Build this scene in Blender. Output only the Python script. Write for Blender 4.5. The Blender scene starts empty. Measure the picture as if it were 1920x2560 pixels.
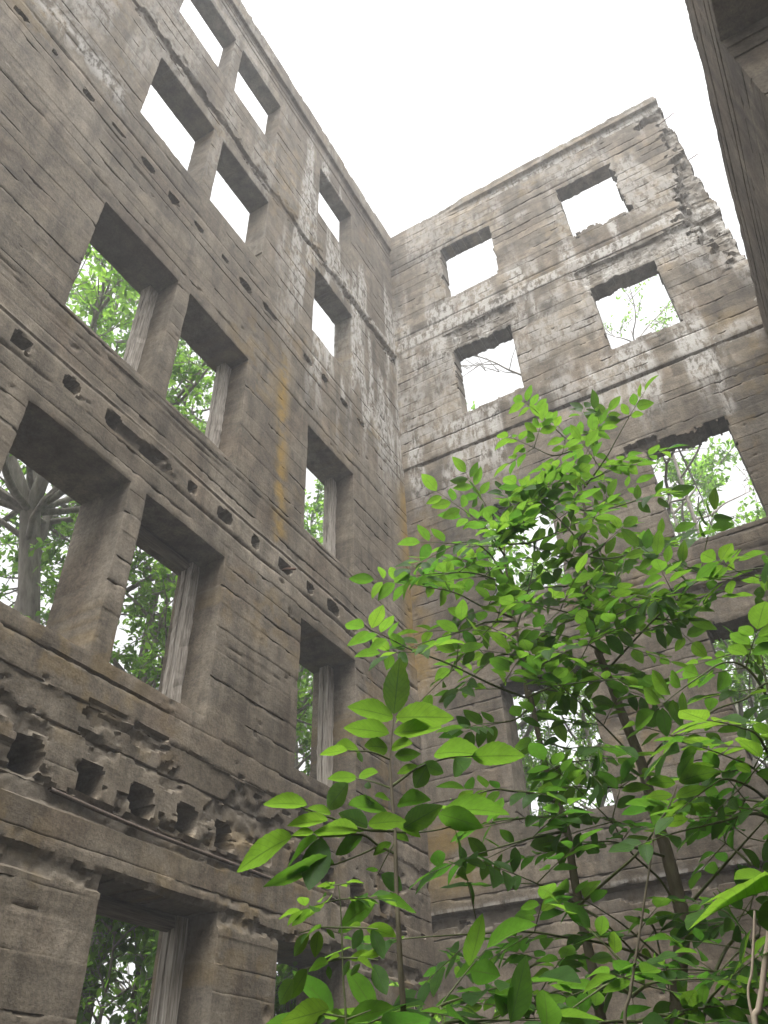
import bpy, math
import numpy as np
from mathutils import Matrix, Vector

# ------------------------------------------------------------------ camera, sky, sun, exposure
scn = bpy.context.scene
COL = scn.collection
CAM = np.array([3.648, -7.401, 0.317])
R = np.array([[0.86706671, 0.4973332, -0.02924051],
              [0.33887279, -0.54574306, 0.76637441],
              [0.36518563, -0.67440655, -0.64172833]])
camd = bpy.data.cameras.new('camera')
cam = bpy.data.objects.new('camera', camd)
COL.objects.link(cam)
M = Matrix([[R[0][i], R[1][i], R[2][i], CAM[i]] for i in range(3)] + [[0, 0, 0, 1]])
cam.matrix_world = M
camd.sensor_fit = 'VERTICAL'
camd.sensor_height = 36.0
camd.sensor_width = 27.0
camd.lens = 1952.745 / 2560 * 36
camd.clip_start = 0.02
camd.clip_end = 500
scn.camera = cam

SUN_EL, SUN_AZ = math.radians(70), math.radians(150)     # azimuth measured from +y towards +x
world = bpy.data.worlds.new('World')
scn.world = world
world.use_nodes = True
wn, wl = world.node_tree.nodes, world.node_tree.links
wn.clear()
sky = wn.new('ShaderNodeTexSky')
sky.sky_type = 'NISHITA'
sky.sun_disc = False
sky.sun_elevation = SUN_EL
sky.sun_rotation = SUN_AZ
sky.air_density = 1.0
sky.dust_density = 6.0
hsv = wn.new('ShaderNodeHueSaturation')
hsv.inputs['Saturation'].default_value = 0.04
hsv.inputs['Value'].default_value = 1.0
bgn = wn.new('ShaderNodeBackground')
bgn.inputs['Strength'].default_value = 0.15
won = wn.new('ShaderNodeOutputWorld')
wl.new(sky.outputs[0], hsv.inputs['Color'])
wl.new(hsv.outputs[0], bgn.inputs['Color'])
wl.new(bgn.outputs[0], won.inputs['Surface'])

sund = bpy.data.lights.new('sun', 'SUN')
sund.energy = 1.5
sund.angle = math.radians(45)
sund.color = (1.0, 0.97, 0.93)
sun = bpy.data.objects.new('sun', sund)
COL.objects.link(sun)
sd = Vector((math.sin(SUN_AZ) * math.cos(SUN_EL), math.cos(SUN_AZ) * math.cos(SUN_EL), math.sin(SUN_EL)))
sun.rotation_euler = sd.to_track_quat('Z', 'Y').to_euler()

scn.view_settings.view_transform = 'Standard'
scn.view_settings.look = 'None'
scn.view_settings.gamma = 1.0
scn.view_settings.use_curve_mapping = False
scn.view_settings.exposure = 1.65
scn.cycles.max_bounces = 8
scn.cycles.diffuse_bounces = 2
scn.cycles.transmission_bounces = 6
scn.cycles.volume_bounces = 0
scn.cycles.use_denoising = True

# ------------------------------------------------------------------ helpers
def ray(px, py):                       # photo pixel on a 1659 x 2212 grid
    u, v = px / 0.8640625, py / 0.8640625
    d = np.array([(u - 960) / 1952.745, -(v - 1280) / 1952.745, -1.0])
    r = R.T @ d
    return r / np.linalg.norm(r)

def at(px, py, hd):                    # the point seen at that pixel, hd metres away measured along the ground
    r = ray(px, py)
    return CAM + r * (hd / math.hypot(r[0], r[1]))

_tab = np.random.default_rng(7).random(65536)
def vn(x, y, s=0):                     # smooth value noise, 0..1
    xi, yi = np.floor(x).astype(np.int64), np.floor(y).astype(np.int64)
    fx, fy = x - xi, y - yi
    fx = fx * fx * (3 - 2 * fx); fy = fy * fy * (3 - 2 * fy)
    def h(a, b):
        return _tab[((a * 374761 + b * 668265 + s * 7919) ^ (a * 13 + b * 1013)) & 65535]
    return (h(xi, yi) * (1 - fx) + h(xi + 1, yi) * fx) * (1 - fy) + (h(xi, yi + 1) * (1 - fx) + h(xi + 1, yi + 1) * fx) * fy

def fbm(x, y, s=0, o=4):
    t = 0; a = 0.5; n = 0
    for k in range(o):
        t = t + a * vn(x * 2 ** k, y * 2 ** k, s + 17 * k); n += a; a *= 0.5
    return t / n

def voro(x, y, s=0):                   # angular facets: one random height and tilt per jittered cell, about -0.5..0.5; second value: per-cell random
    xi, yi = np.floor(x).astype(np.int64), np.floor(y).astype(np.int64)
    best = np.full(x.shape, 9.0); hh = np.zeros(x.shape); rr = np.zeros(x.shape)
    def h(a, b, k):
        return _tab[((a * 374761 + b * 668265 + (s + k) * 7919) ^ (a * 13 + b * 1013 + k * 77)) & 65535]
    for i in (-1, 0, 1):
        for j in (-1, 0, 1):
            a, b = xi + i, yi + j
            dx, dy = x - a - h(a, b, 1), y - b - h(a, b, 2)
            d = dx * dx + dy * dy; m = d < best
            r = h(a, b, 3)
            v = (r - 0.5) * 0.7 + dx * (h(a, b, 4) - 0.5) * 0.9 + dy * (h(a, b, 5) - 0.5) * 0.9
            best = np.where(m, d, best); hh = np.where(m, v, hh); rr = np.where(m, r, rr)
    return hh, rr

def sstep(a, b, x):
    t = np.clip((x - a) / (b - a), 0, 1)
    return t * t * (3 - 2 * t)

def tag(o, label=None, cat=None, group=None, kind=None):
    if label: o['label'] = label
    if cat: o['category'] = cat
    if group: o['group'] = group
    if kind: o['kind'] = kind
    return o

def empty(name, loc=(0, 0, 0), parent=None):
    o = bpy.data.objects.new(name, None)
    COL.objects.link(o)
    o.location = loc
    o.empty_display_size = 0.2
    if parent: o.parent = parent
    return o

def mesh_obj(name, verts, faces, mat, parent=None, smooth=True, attrs=None, loc=None):
    """faces: list of (n,k) int arrays, each with k corners"""
    me = bpy.data.meshes.new(name)
    verts = np.asarray(verts, np.float32)
    if parent is not None and loc is None:
        p = parent
        off = np.zeros(3)
        while p is not None:
            off += np.array(p.location); p = p.parent
        verts = verts - off.astype(np.float32)
    me.vertices.add(len(verts))
    me.vertices.foreach_set('co', verts.ravel())
    fl = [np.asarray(f, np.int32) for f in faces if len(f)]
    loops = np.concatenate([f.ravel() for f in fl])
    sizes = np.concatenate([np.full(len(f), f.shape[1], np.int32) for f in fl])
    starts = np.concatenate([[0], np.cumsum(sizes)[:-1]]).astype(np.int32)
    me.loops.add(len(loops)); me.loops.foreach_set('vertex_index', loops)
    me.polygons.add(len(sizes)); me.polygons.foreach_set('loop_start', starts)
    me.polygons.foreach_set('loop_total', sizes)
    me.polygons.foreach_set('use_smooth', np.full(len(sizes), smooth, bool))
    if attrs:
        for k, a in attrs.items():
            at_ = me.color_attributes.new(k, 'FLOAT_COLOR', 'POINT')
            at_.data.foreach_set('color', np.asarray(a, np.float32).ravel())
    me.update(calc_edges=True)
    me.validate()
    me.materials.append(mat)
    o = bpy.data.objects.new(name, me)
    COL.objects.link(o)
    if parent: o.parent = parent
    return o

class Tubes:
    def __init__(s, sides=6): s.v = []; s.f = []; s.n = 0; s.k = sides
    def add(s, pts, rad, sides=None):
        pts = np.asarray(pts, float); k = sides or s.k
        rad = np.broadcast_to(np.asarray(rad, float), (len(pts),))
        t = np.gradient(pts, axis=0); t /= np.linalg.norm(t, axis=1)[:, None] + 1e-12
        a = np.array([0.31, 0.77, 0.55]); 
        n = np.cross(t, a); n /= np.linalg.norm(n, axis=1)[:, None] + 1e-9
        b = np.cross(t, n)
        th = np.linspace(0, 2 * np.pi, k, endpoint=False)
        ring = pts[:, None] + rad[:, None, None] * (np.cos(th)[None, :, None] * n[:, None] + np.sin(th)[None, :, None] * b[:, None])
        m = len(pts); i = np.arange(m - 1)[:, None] * k; j = np.arange(k)[None]; j2 = (j + 1) % k
        s.f.append((np.stack([i + j, i + j2, i + k + j2, i + k + j], -1).reshape(-1, 4)) + s.n)
        s.v.append(ring.reshape(-1, 3)); s.n += m * k
    def build(s, name, mat, parent=None):
        return mesh_obj(name, np.concatenate(s.v), s.f, mat, parent)

def spline(pts, n=6):                   # Catmull-Rom through the points
    p = np.asarray(pts, float)
    if len(p) > 2:                      # split long spans so that the curve does not overshoot beside short ones
        sl = np.linalg.norm(np.diff(p, axis=0), axis=1); ref = np.median(np.sort(sl)[:max(2, len(sl) // 2 + 1)]) * 1.5 + 1e-6
        o = [p[0]]
        for a, b, l in zip(p[:-1], p[1:], sl):
            k = int(min(14, max(1, math.ceil(l / ref))))
            o += [a + (b - a) * (j + 1) / k for j in range(k)]
        p = np.array(o)
    if len(p) < 3:
        return np.array([p[0] + (p[-1] - p[0]) * t for t in np.linspace(0, 1, n + 1)])
    q = np.vstack([2 * p[0] - p[1], p, 2 * p[-1] - p[-2]])
    out = []
    for i in range(1, len(q) - 2):
        for t in np.linspace(0, 1, n, endpoint=False):
            a, b, c, d = q[i - 1], q[i], q[i + 1], q[i + 2]
            out.append(0.5 * (2 * b + (c - a) * t + (2 * a - 5 * b + 4 * c - d) * t * t + (3 * b - a - 3 * c + d) * t ** 3))
    out.append(p[-1])
    return np.array(out)

def arc(p):                             # 0..1 along a polyline
    c = np.concatenate([[0], np.cumsum(np.linalg.norm(np.diff(p, axis=0), axis=1))]); return c / c[-1]

# ------------------------------------------------------------------ materials
def new_mat(name):
    m = bpy.data.materials.new(name); m.use_nodes = True
    nt = m.node_tree
    for n in list(nt.nodes): nt.nodes.remove(n)
    out = nt.nodes.new('ShaderNodeOutputMaterial')
    return m, nt, out

def N(nt, t, **kw):
    n = nt.nodes.new(t)
    for k, v in kw.items():
        if hasattr(n, k) and k not in n.inputs: setattr(n, k, v)
        else: n.inputs[k.replace('_', ' ')].default_value = v
    return n

def mixc(nt, fac, a, b, mode='MIX'):
    n = nt.nodes.new('ShaderNodeMix'); n.data_type = 'RGBA'; n.blend_type = mode
    for sock, v in ((n.inputs[0], fac), (n.inputs[6], a), (n.inputs[7], b)):
        if hasattr(v, 'is_output'): nt.links.new(v, sock)
        elif isinstance(v, (int, float)): sock.default_value = v
        else: sock.default_value = (*v, 1)
    return n.outputs[2]

def noise(nt, vec, scale, detail=4, rough=0.6, dist=0.0):
    n = nt.nodes.new('ShaderNodeTexNoise')
    n.inputs['Scale'].default_value = scale; n.inputs['Detail'].default_value = detail
    n.inputs['Roughness'].default_value = rough; n.inputs['Distortion'].default_value = dist
    nt.links.new(vec, n.inputs['Vector'])
    return n.outputs['Fac']

def ramp(nt, fac, stops):
    n = nt.nodes.new('ShaderNodeValToRGB')
    e = n.color_ramp.elements
    while len(e) < len(stops): e.new(0.5)
    for q, (p, c) in zip(e, stops):
        q.position = p; q.color = (*c, 1) if not isinstance(c, (int, float)) else (c, c, c, 1)
    nt.links.new(fac, n.inputs[0])
    return n.outputs[0]

def mapping(nt, vec, scale):
    n = nt.nodes.new('ShaderNodeMapping'); n.inputs['Scale'].default_value = scale
    nt.links.new(vec, n.inputs['Vector']); return n.outputs[0]

def math_(nt, op, a, b=None):
    n = nt.nodes.new('ShaderNodeMath'); n.operation = op
    for s, v in zip(n.inputs, (a, b)):
        if v is None: continue
        if hasattr(v, 'is_output'): nt.links.new(v, s)
        else: s.default_value = v
    return n.outputs[0]

def concrete_mat(name, grain):
    m, nt, out = new_mat(name)
    tc = nt.nodes.new('ShaderNodeTexCoord'); P = tc.outputs['Object']
    at_ = nt.nodes.new('ShaderNodeAttribute'); at_.attribute_name = 'msk'
    sep = nt.nodes.new('ShaderNodeSeparateColor'); nt.links.new(at_.outputs['Color'], sep.inputs[0])
    W, Y, C, T = sep.outputs[0], sep.outputs[1], sep.outputs[2], at_.outputs['Alpha']
    big = noise(nt, P, 0.9, 5, 0.6, 0.5)
    base = ramp(nt, big, [(0.28, (0.064, 0.051, 0.037)), (0.5, (0.122, 0.101, 0.074)), (0.72, (0.190, 0.164, 0.128))])
    red = noise(nt, P, 1.7, 3, 0.5)
    base = mixc(nt, ramp(nt, red, [(0.52, 0.0), (0.7, 0.5)]), base, (0.122, 0.090, 0.062))
    gr = noise(nt, mapping(nt, P, grain), 9.0, 5, 0.65)
    base = mixc(nt, 0.75, base, ramp(nt, gr, [(0.3, 0.82), (0.5, 1.0), (0.72, 1.13)]), 'MULTIPLY')
    fine = noise(nt, P, 55.0, 4, 0.7)
    base = mixc(nt, 0.6, base, ramp(nt, fine, [(0.3, 0.5), (0.52, 1.05), (0.72, 1.5)]), 'MULTIPLY')
    mot = noise(nt, P, 6.5, 5, 0.68, 0.6)
    base = mixc(nt, 0.9, base, ramp(nt, mot, [(0.32, 0.6), (0.5, 1.0), (0.7, 1.3)]), 'MULTIPLY')
    stk = noise(nt, mapping(nt, P, (1, 1, 0.16)), 7.0, 5, 0.62, 0.2)
    base = mixc(nt, 0.8, base, ramp(nt, stk, [(0.35, 0.62), (0.5, 1.0), (0.68, 1.2)]), 'MULTIPLY')
    tn = nt.nodes.new('ShaderNodeCombineColor')
    for i in range(3): nt.links.new(T, tn.inputs[i])
    base = mixc(nt, 1.0, base, tn.outputs[0], 'MULTIPLY')
    chipc = mixc(nt, noise(nt, P, 30.0, 3, 0.6), (0.060, 0.050, 0.037), (0.20, 0.172, 0.135))
    base = mixc(nt, C, base, chipc)
    wn_ = noise(nt, mapping(nt, P, (1, 1, 0.42)), 15.0, 7, 0.72, 0.3)
    wf = math_(nt, 'MULTIPLY', W, ramp(nt, wn_, [(0.42, 0.0), (0.54, 0.9)]))
    base = mixc(nt, wf, base, (0.37, 0.355, 0.325))
    yf = math_(nt, 'MULTIPLY', Y, ramp(nt, noise(nt, P, 16.0, 5, 0.7), [(0.30, 0.5), (0.55, 1.0)]))
    base = mixc(nt, yf, base, (0.23, 0.145, 0.028))
    bs = nt.nodes.new('ShaderNodeBsdfPrincipled')
    nt.links.new(base, bs.inputs['Base Color'])
    bs.inputs['Roughness'].default_value = 0.92
    bs.inputs['Specular IOR Level'].default_value = 0.2
    b1 = nt.nodes.new('ShaderNodeBump'); b1.inputs['Distance'].default_value = 0.02; b1.inputs['Strength'].default_value = 0.15
    nt.links.new(gr, b1.inputs['Height'])
    pit = noise(nt, P, 38.0, 6, 0.75)
    b2 = nt.nodes.new('ShaderNodeBump'); b2.inputs['Distance'].default_value = 0.012; b2.inputs['Strength'].default_value = 0.5
    nt.links.new(pit, b2.inputs['Height']); nt.links.new(b1.outputs[0], b2.inputs['Normal'])
    nt.links.new(b2.outputs[0], bs.inputs['Normal'])
    nt.links.new(bs.outputs[0], out.inputs['Surface'])
    return m

MC_Y = concrete_mat('board_marked_concrete', (2.0, 0.55, 3.0))     # boards run along y
MC_X = concrete_mat('board_marked_concrete_cross', (0.55, 2.0, 3.0))

def wood_mat():
    m, nt, out = new_mat('weathered_wood')
    tc = nt.nodes.new('ShaderNodeTexCoord'); P = tc.outputs['Object']
    g = noise(nt, mapping(nt, P, (1, 1, 0.06)), 70.0, 5, 0.6, 0.4)
    c = ramp(nt, g, [(0.3, (0.10, 0.08, 0.065)), (0.5, (0.27, 0.24, 0.20)), (0.75, (0.44, 0.41, 0.36))])
    bs = nt.nodes.new('ShaderNodeBsdfPrincipled'); nt.links.new(c, bs.inputs['Base Color']); bs.inputs['Roughness'].default_value = 0.9
    b = nt.nodes.new('ShaderNodeBump'); b.inputs['Distance'].default_value = 0.006; b.inputs['Strength'].default_value = 0.8
    nt.links.new(g, b.inputs['Height']); nt.links.new(b.outputs[0], bs.inputs['Normal'])
    nt.links.new(bs.outputs[0], out.inputs['Surface']); return m
WOOD = wood_mat()

def simple_mat(name, c1, c2, scale, rough=0.85, bump=0.01, metal=0.0, stretch=(1, 1, 1)):
    m, nt, out = new_mat(name)
    tc = nt.nodes.new('ShaderNodeTexCoord'); P = mapping(nt, tc.outputs['Object'], stretch)
    g = noise(nt, P, scale, 6, 0.65)
    c = ramp(nt, g, [(0.3, c1), (0.7, c2)])
    bs = nt.nodes.new('ShaderNodeBsdfPrincipled'); nt.links.new(c, bs.inputs['Base Color'])
    bs.inputs['Roughness'].default_value = rough; bs.inputs['Metallic'].default_value = metal
    b = nt.nodes.new('ShaderNodeBump'); b.inputs['Distance'].default_value = bump
    nt.links.new(g, b.inputs['Height']); nt.links.new(b.outputs[0], bs.inputs['Normal'])
    nt.links.new(bs.outputs[0], out.inputs['Surface']); return m
WOODY = simple_mat('old_lintel_wood', (0.06, 0.048, 0.038), (0.22, 0.19, 0.155), 50, 0.9, 0.005, 0, (1, 0.06, 1))
RUST = simple_mat('rusty_iron', (0.05, 0.03, 0.02), (0.16, 0.075, 0.04), 60, 0.8, 0.004, 0.3)
BARK = simple_mat('tree_bark', (0.10, 0.085, 0.068), (0.32, 0.29, 0.25), 14, 0.9, 0.03, 0, (1, 1, 0.25))
STEM = simple_mat('sapling_bark', (0.075, 0.062, 0.038), (0.17, 0.145, 0.095), 40, 0.8, 0.004, 0, (1, 1, 0.3))
TWIG = simple_mat('green_twig', (0.05, 0.06, 0.02), (0.10, 0.12, 0.035), 30, 0.7, 0.001)
CANE = simple_mat('dry_cane', (0.17, 0.13, 0.09), (0.40, 0.33, 0.25), 30, 0.8, 0.003, 0, (1, 1, 0.2))
EARTH = simple_mat('leaf_litter_earth', (0.018, 0.016, 0.010), (0.05, 0.042, 0.022), 9, 0.95, 0.05)

def leaf_mat(name, dark, light, tdark, tlight, tmix, veins=False):
    m, nt, out = new_mat(name)
    at_ = nt.nodes.new('ShaderNodeAttribute'); at_.attribute_name = 'leaf'
    sep = nt.nodes.new('ShaderNodeSeparateColor'); nt.links.new(at_.outputs['Color'], sep.inputs[0])
    var = sep.outputs[0]
    c = mixc(nt, var, dark, light); t = mixc(nt, var, tdark, tlight)
    bs = nt.nodes.new('ShaderNodeBsdfPrincipled'); bs.inputs['Roughness'].default_value = 0.55
    bs.inputs['Specular IOR Level'].default_value = 0.25
    tr = nt.nodes.new('ShaderNodeBsdfTranslucent')
    if veins:
        # G = position along the leaf, B = distance from the midrib
        tcd = nt.nodes.new('ShaderNodeTexCoord')
        sp = noise(nt, tcd.outputs['Object'], 45.0, 4, 0.65)
        c = mixc(nt, 0.7, c, ramp(nt, sp, [(0.3, 0.68), (0.7, 1.25)]), 'MULTIPLY')
        t = mixc(nt, 0.6, t, ramp(nt, sp, [(0.3, 0.72), (0.7, 1.2)]), 'MULTIPLY')
        ph = math_(nt, 'SUBTRACT', math_(nt, 'MULTIPLY', sep.outputs[1], 9.0), math_(nt, 'MULTIPLY', sep.outputs[2], 2.6))
        fr = math_(nt, 'FRACT', ph)
        side = math_(nt, 'LESS_THAN', math_(nt, 'ABSOLUTE', math_(nt, 'SUBTRACT', fr, 0.5)), 0.07)
        mid = math_(nt, 'LESS_THAN', sep.outputs[2], 0.05)
        v = math_(nt, 'MAXIMUM', math_(nt, 'MULTIPLY', side, 0.5), mid)
        c = mixc(nt, math_(nt, 'MULTIPLY', v, 0.6), c, (0.13, 0.22, 0.06))
        t = mixc(nt, math_(nt, 'MULTIPLY', v, 0.75), t, (0.07, 0.13, 0.02))
        b = nt.nodes.new('ShaderNodeBump'); b.inputs['Distance'].default_value = 0.002; b.inputs['Strength'].default_value = 0.5
        nt.links.new(math_(nt, 'SUBTRACT', sp, math_(nt, 'MULTIPLY', v, 0.6)), b.inputs['Height'])
        nt.links.new(b.outputs[0], bs.inputs['Normal'])
    nt.links.new(c, bs.inputs['Base Color']); nt.links.new(t, tr.inputs['Color'])
    mx = nt.nodes.new('ShaderNodeMixShader'); mx.inputs[0].default_value = tmix
    nt.links.new(bs.outputs[0], mx.inputs[1]); nt.links.new(tr.outputs[0], mx.inputs[2])
    nt.links.new(mx.outputs[0], out.inputs['Surface']); return m
LEAF_N = leaf_mat('broad_leaf', (0.036, 0.095, 0.018), (0.062, 0.15, 0.028), (0.085, 0.24, 0.024), (0.225, 0.41, 0.034), 0.6, True)
LEAF_F = leaf_mat('tree_leaf', (0.030, 0.070, 0.014), (0.065, 0.14, 0.028), (0.14, 0.32, 0.03), (0.33, 0.58, 0.07), 0.58)

# ------------------------------------------------------------------ concrete walls
GZ = -1.3                                # ground level
def board_rows(z0, z1, seed, must):
    rng = np.random.default_rng(seed)
    z = [z0]
    while z[-1] < z1 - 0.12:
        z.append(z[-1] + rng.choice([0.14, 0.17, 0.2, 0.2, 0.23]) * rng.uniform(0.95, 1.05))
    z = np.array(z)
    for mz in must:
        i = np.argmin(abs(z - mz)); z[i] = mz
    return np.unique(z)

def make_wall(name, mat, to_world, flip, u0, u1, z1, T, openings, seed, must, feat, cut, du=0.019, tv=0.3):
    rng = np.random.default_rng(seed)
    rows = board_rows(GZ - 0.15, z1, seed, must)
    us = set(np.round(np.arange(u0, u1 + 1e-6, du), 4)) | {u0, u1}
    def snap(arr, vals, tol):
        arr = np.array(sorted(arr))
        for v in vals:
            i = np.argmin(abs(arr - v)); arr[i] = v
        return arr
    us = snap(us, [v for o in openings for v in o[:2]] + [u0, u1], du)
    zs = np.arange(GZ - 0.15, z1 + 1e-6, du)
    zs = zs[np.min(abs(zs[:, None] - rows[None]), 1) > 0.010]
    zs = np.unique(np.concatenate([zs, rows, rows - 0.0045, rows + 0.0045]))
    zs = zs[zs <= z1]
    zs = snap(zs, [v for o in openings for v in o[2:4]] + [z1], du)
    U, Z = np.meshgrid(us, zs)
    nz, nu = U.shape
    uc, zc = (us[1:] + us[:-1]) / 2, (zs[1:] + zs[:-1]) / 2
    UC, ZC = np.meshgrid(uc, zc)
    # ---- which cells are concrete
    rag = (fbm(UC * 7, ZC * 7, seed + 3, 4) - 0.5)
    solid = np.ones(UC.shape, bool)
    for o in openings:
        a, b, c, d = o[:4]
        rl, rr, rb, rt = o[4] if len(o) > 4 else (0.03, 0.03, 0.03, 0.03)
        # raggedness of left, right, bottom and top edges, metres
        ins = (UC > a - np.maximum(rag * 2.2 * rl, -0.0)) & (UC < b + rag * 2.2 * rr) & (ZC > c - np.maximum(rag, -0.3) * 2.2 * rb) & (ZC < d + rag * 2.2 * rt)
        solid &= ~ins
    solid = cut(UC, ZC, rag, solid)
    # ---- relief
    ri = np.clip(np.searchsorted(rows, Z.ravel(), side='right') - 1, 0, len(rows) - 2).reshape(Z.shape)
    blen = rng.uniform(2.2, 4.2, len(rows)); bof = rng.uniform(0, 4, len(rows))
    seg = np.floor((U + bof[ri]) / blen[ri]).astype(int)
    hsh = _tab[(ri * 977 + seg * 331 + seed * 57) & 65535]
    hsh2 = _tab[(ri * 517 + seg * 731 + seed * 91 + 5) & 65535]
    tint = 1 - tv / 2 + tv * hsh
    h = (hsh2 - 0.5) * 0.004 + (fbm(U * 0.9, Z * 0.9, seed, 3) - 0.5) * 0.024
    h += (vn(U * 3, Z * 28, seed + 1) - 0.5) * 0.0015
    d_lo = Z - rows[ri]; d_hi = rows[np.clip(ri + 1, 0, len(rows) - 1)] - Z
    gst = rng.random(len(rows)) ** 2
    chip = np.zeros_like(h)
    for d, k in ((d_lo, ri), (d_hi, np.clip(ri + 1, 0, len(rows) - 1))):
        n = fbm(U * 1.7 + k * 3.1, k * 7.7 + 0 * U, seed + 5, 3)
        amp = sstep(0.40, 0.62, n + 0.25 * (gst[k] - 0.3)) * (0.002 + 0.0055 * gst[k])
        h -= amp * np.exp(-(d / 0.0035) ** 2)
    # spalled lip under some board lines
    n = fbm(U * 2.6 + ri * 5.3, Z * 0.0 + ri * 3.3, seed + 9, 4)
    wid = np.clip(n - 0.52 - 0.12 * (0.5 - gst[np.clip(ri + 1, 0, len(rows) - 1)]), 0, 1) * 0.13
    sp = sstep(0.0, 0.008, wid - d_hi + 0.01 * (fbm(U * 30, Z * 30, seed + 2, 2) - 0.5)) * (wid > 0.004)
    h -= sp * (0.007 + 0.010 * fbm(U * 11, Z * 11, seed + 4, 3)); chip = np.maximum(chip, sp * 0.8)
    # pits and shallow spalls
    pn = fbm(U * 5.5, Z * 9, seed + 21, 4)
    pit = sstep(0.80, 0.83, pn); h -= pit * 0.010; chip = np.maximum(chip, pit * 0.7)
    white = np.zeros_like(h); yel = np.zeros_like(h)
    h, chip, white, yel, tint = feat(U, Z, h, chip, white, yel, tint)
    # rough aggregate where the surface is broken
    h += chip * (voro(U * 9, Z * 11, seed + 31)[0] * 0.024 + voro(U * 24, Z * 26, seed + 32)[0] * 0.011 + (fbm(U * 40, Z * 40, seed + 33, 2) - 0.5) * 0.006)
    # ---- vertices
    bnd = np.zeros((nz, nu), bool)
    S = np.zeros((nz + 1, nu + 1), bool); S[1:-1, 1:-1] = solid
    q = [S[:-1, :-1], S[:-1, 1:], S[1:, :-1], S[1:, 1:]]
    cnt = sum(x.astype(int) for x in q)
    bnd = (cnt > 0) & (cnt < 4)
    wob = 0.010
    ju = (fbm(U * 0.8, Z * 0.8, seed + 41, 2) - 0.5) * wob * 0.5 + bnd * (fbm(U * 14, Z * 14, seed + 43, 3) - 0.5) * 0.009
    jz = (fbm(U * 0.9, Z * 0.4, seed + 42, 3) - 0.5) * wob + (fbm(U * 7, Z * 5, seed + 46, 3) - 0.5) * 0.012 + bnd * (fbm(U * 14, Z * 14, seed + 44, 3) - 0.5) * 0.009
    # arris wear: edges of openings and tops pull back a little
    h = h - bnd * 0.008 * fbm(U * 8, Z * 8, seed + 45, 2)
    used = cnt > 0
    vid = np.full((nz, nu), -1); vid[used] = np.arange(used.sum()); nV = used.sum()
    front = np.stack([(U + ju)[used], (Z + jz)[used], h[used]], 1)
    back = np.stack([(U + ju)[used], (Z + jz)[used], -T(Z)[used]], 1)
    V = [front, back]; F = []
    zi, ui = np.nonzero(solid)
    quad = np.stack([vid[zi, ui], vid[zi, ui + 1], vid[zi + 1, ui + 1], vid[zi + 1, ui]], 1)
    F.append(quad); F.append(quad[:, ::-1] + nV)
    msk = np.stack([white, yel, chip, tint], -1)[used]
    A = [msk, msk]
    # ---- reveals, soffits, sills and broken ends: strips through the thickness
    ND = 9
    bid = np.full((nz, nu), -1); bid[bnd] = np.arange(bnd.sum()); nB = bnd.sum()
    ub, zb, hb, Tb = (U + ju)[bnd], (Z + jz)[bnd], h[bnd], T(Z)[bnd]
    base = 2 * nV
    for k in range(1, ND):
        t = k / ND
        dd = hb * (1 - t) - Tb * t
        du_ = (fbm(dd * 6 + 9, zb * 6 + ub * 2, seed + 51, 3) - 0.5) * 0.009 * math.sin(math.pi * t) ** 0.5
        dz_ = (fbm(dd * 6 + 3, ub * 6 + zb * 2, seed + 52, 3) - 0.5) * 0.009 * math.sin(math.pi * t) ** 0.5
        V.append(np.stack([ub + du_, zb + dz_, dd], 1))
        mb = np.stack([white, yel, chip, tint], -1)[bnd].copy(); mb[:, 0] *= 0.25 ; mb[:, 2] *= 0.6
        A.append(mb)
    vb = vid[bnd]
    def layer(k, idx):                   # idx: index among boundary vertices
        if k == 0: return vb[idx]
        if k == ND: return vb[idx] + nV
        return base + (k - 1) * nB + idx
    eds = []
    a, b = S[1:-1, :-1], S[1:-1, 1:]     # vertical edges between cell columns: vertex (z,u)-(z+1,u)
    for m_, rev in ((a & ~b, False), (b & ~a, True)):
        zi, ui = np.nonzero(m_)
        e = np.stack([bid[zi, ui], bid[zi + 1, ui]], 1); eds.append(e[:, ::-1] if rev else e)
    a, b = S[:-1, 1:-1], S[1:, 1:-1]     # horizontal edges
    for m_, rev in ((a & ~b, True), (b & ~a, False)):
        zi, ui = np.nonzero(m_)
        e = np.stack([bid[zi, ui], bid[zi, ui + 1]], 1); eds.append(e[:, ::-1] if rev else e)
    E_ = np.concatenate(eds); E_ = E_[(E_ >= 0).all(1)]
    for k in range(ND):
        F.append(np.stack([layer(k, E_[:, 1]), layer(k, E_[:, 0]), layer(k + 1, E_[:, 0]), layer(k + 1, E_[:, 1])], 1))
    V = np.concatenate(V); A = np.concatenate(A)
    if flip: F = [f[:, ::-1] for f in F]
    o = mesh_obj('wall', to_world(V), F, mat, RUIN, True, {'msk': A})
    o.data.set_sharp_from_angle(angle=math.radians(38))
    return o

def TL(Z): return 0.50 - 0.08 * (Z > 4.78) - 0.10 * (Z > 8.08) - 0.06 * (Z > 10.7)
def TB(Z): return 0.36 - 0.10 * (Z > 4.8) - 0.04 * (Z > 8.1)

def blob(U, Z, u, z, ru, rz, n, p=4):
    return ((abs(U - u) / ru) ** p + (abs(Z - z) / rz) ** p) ** (1 / p) - 1 + n

RUIN = tag(empty('concrete_ruin'), 'roofless board-marked concrete building shell with rows of empty window openings', 'ruined building')

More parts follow.
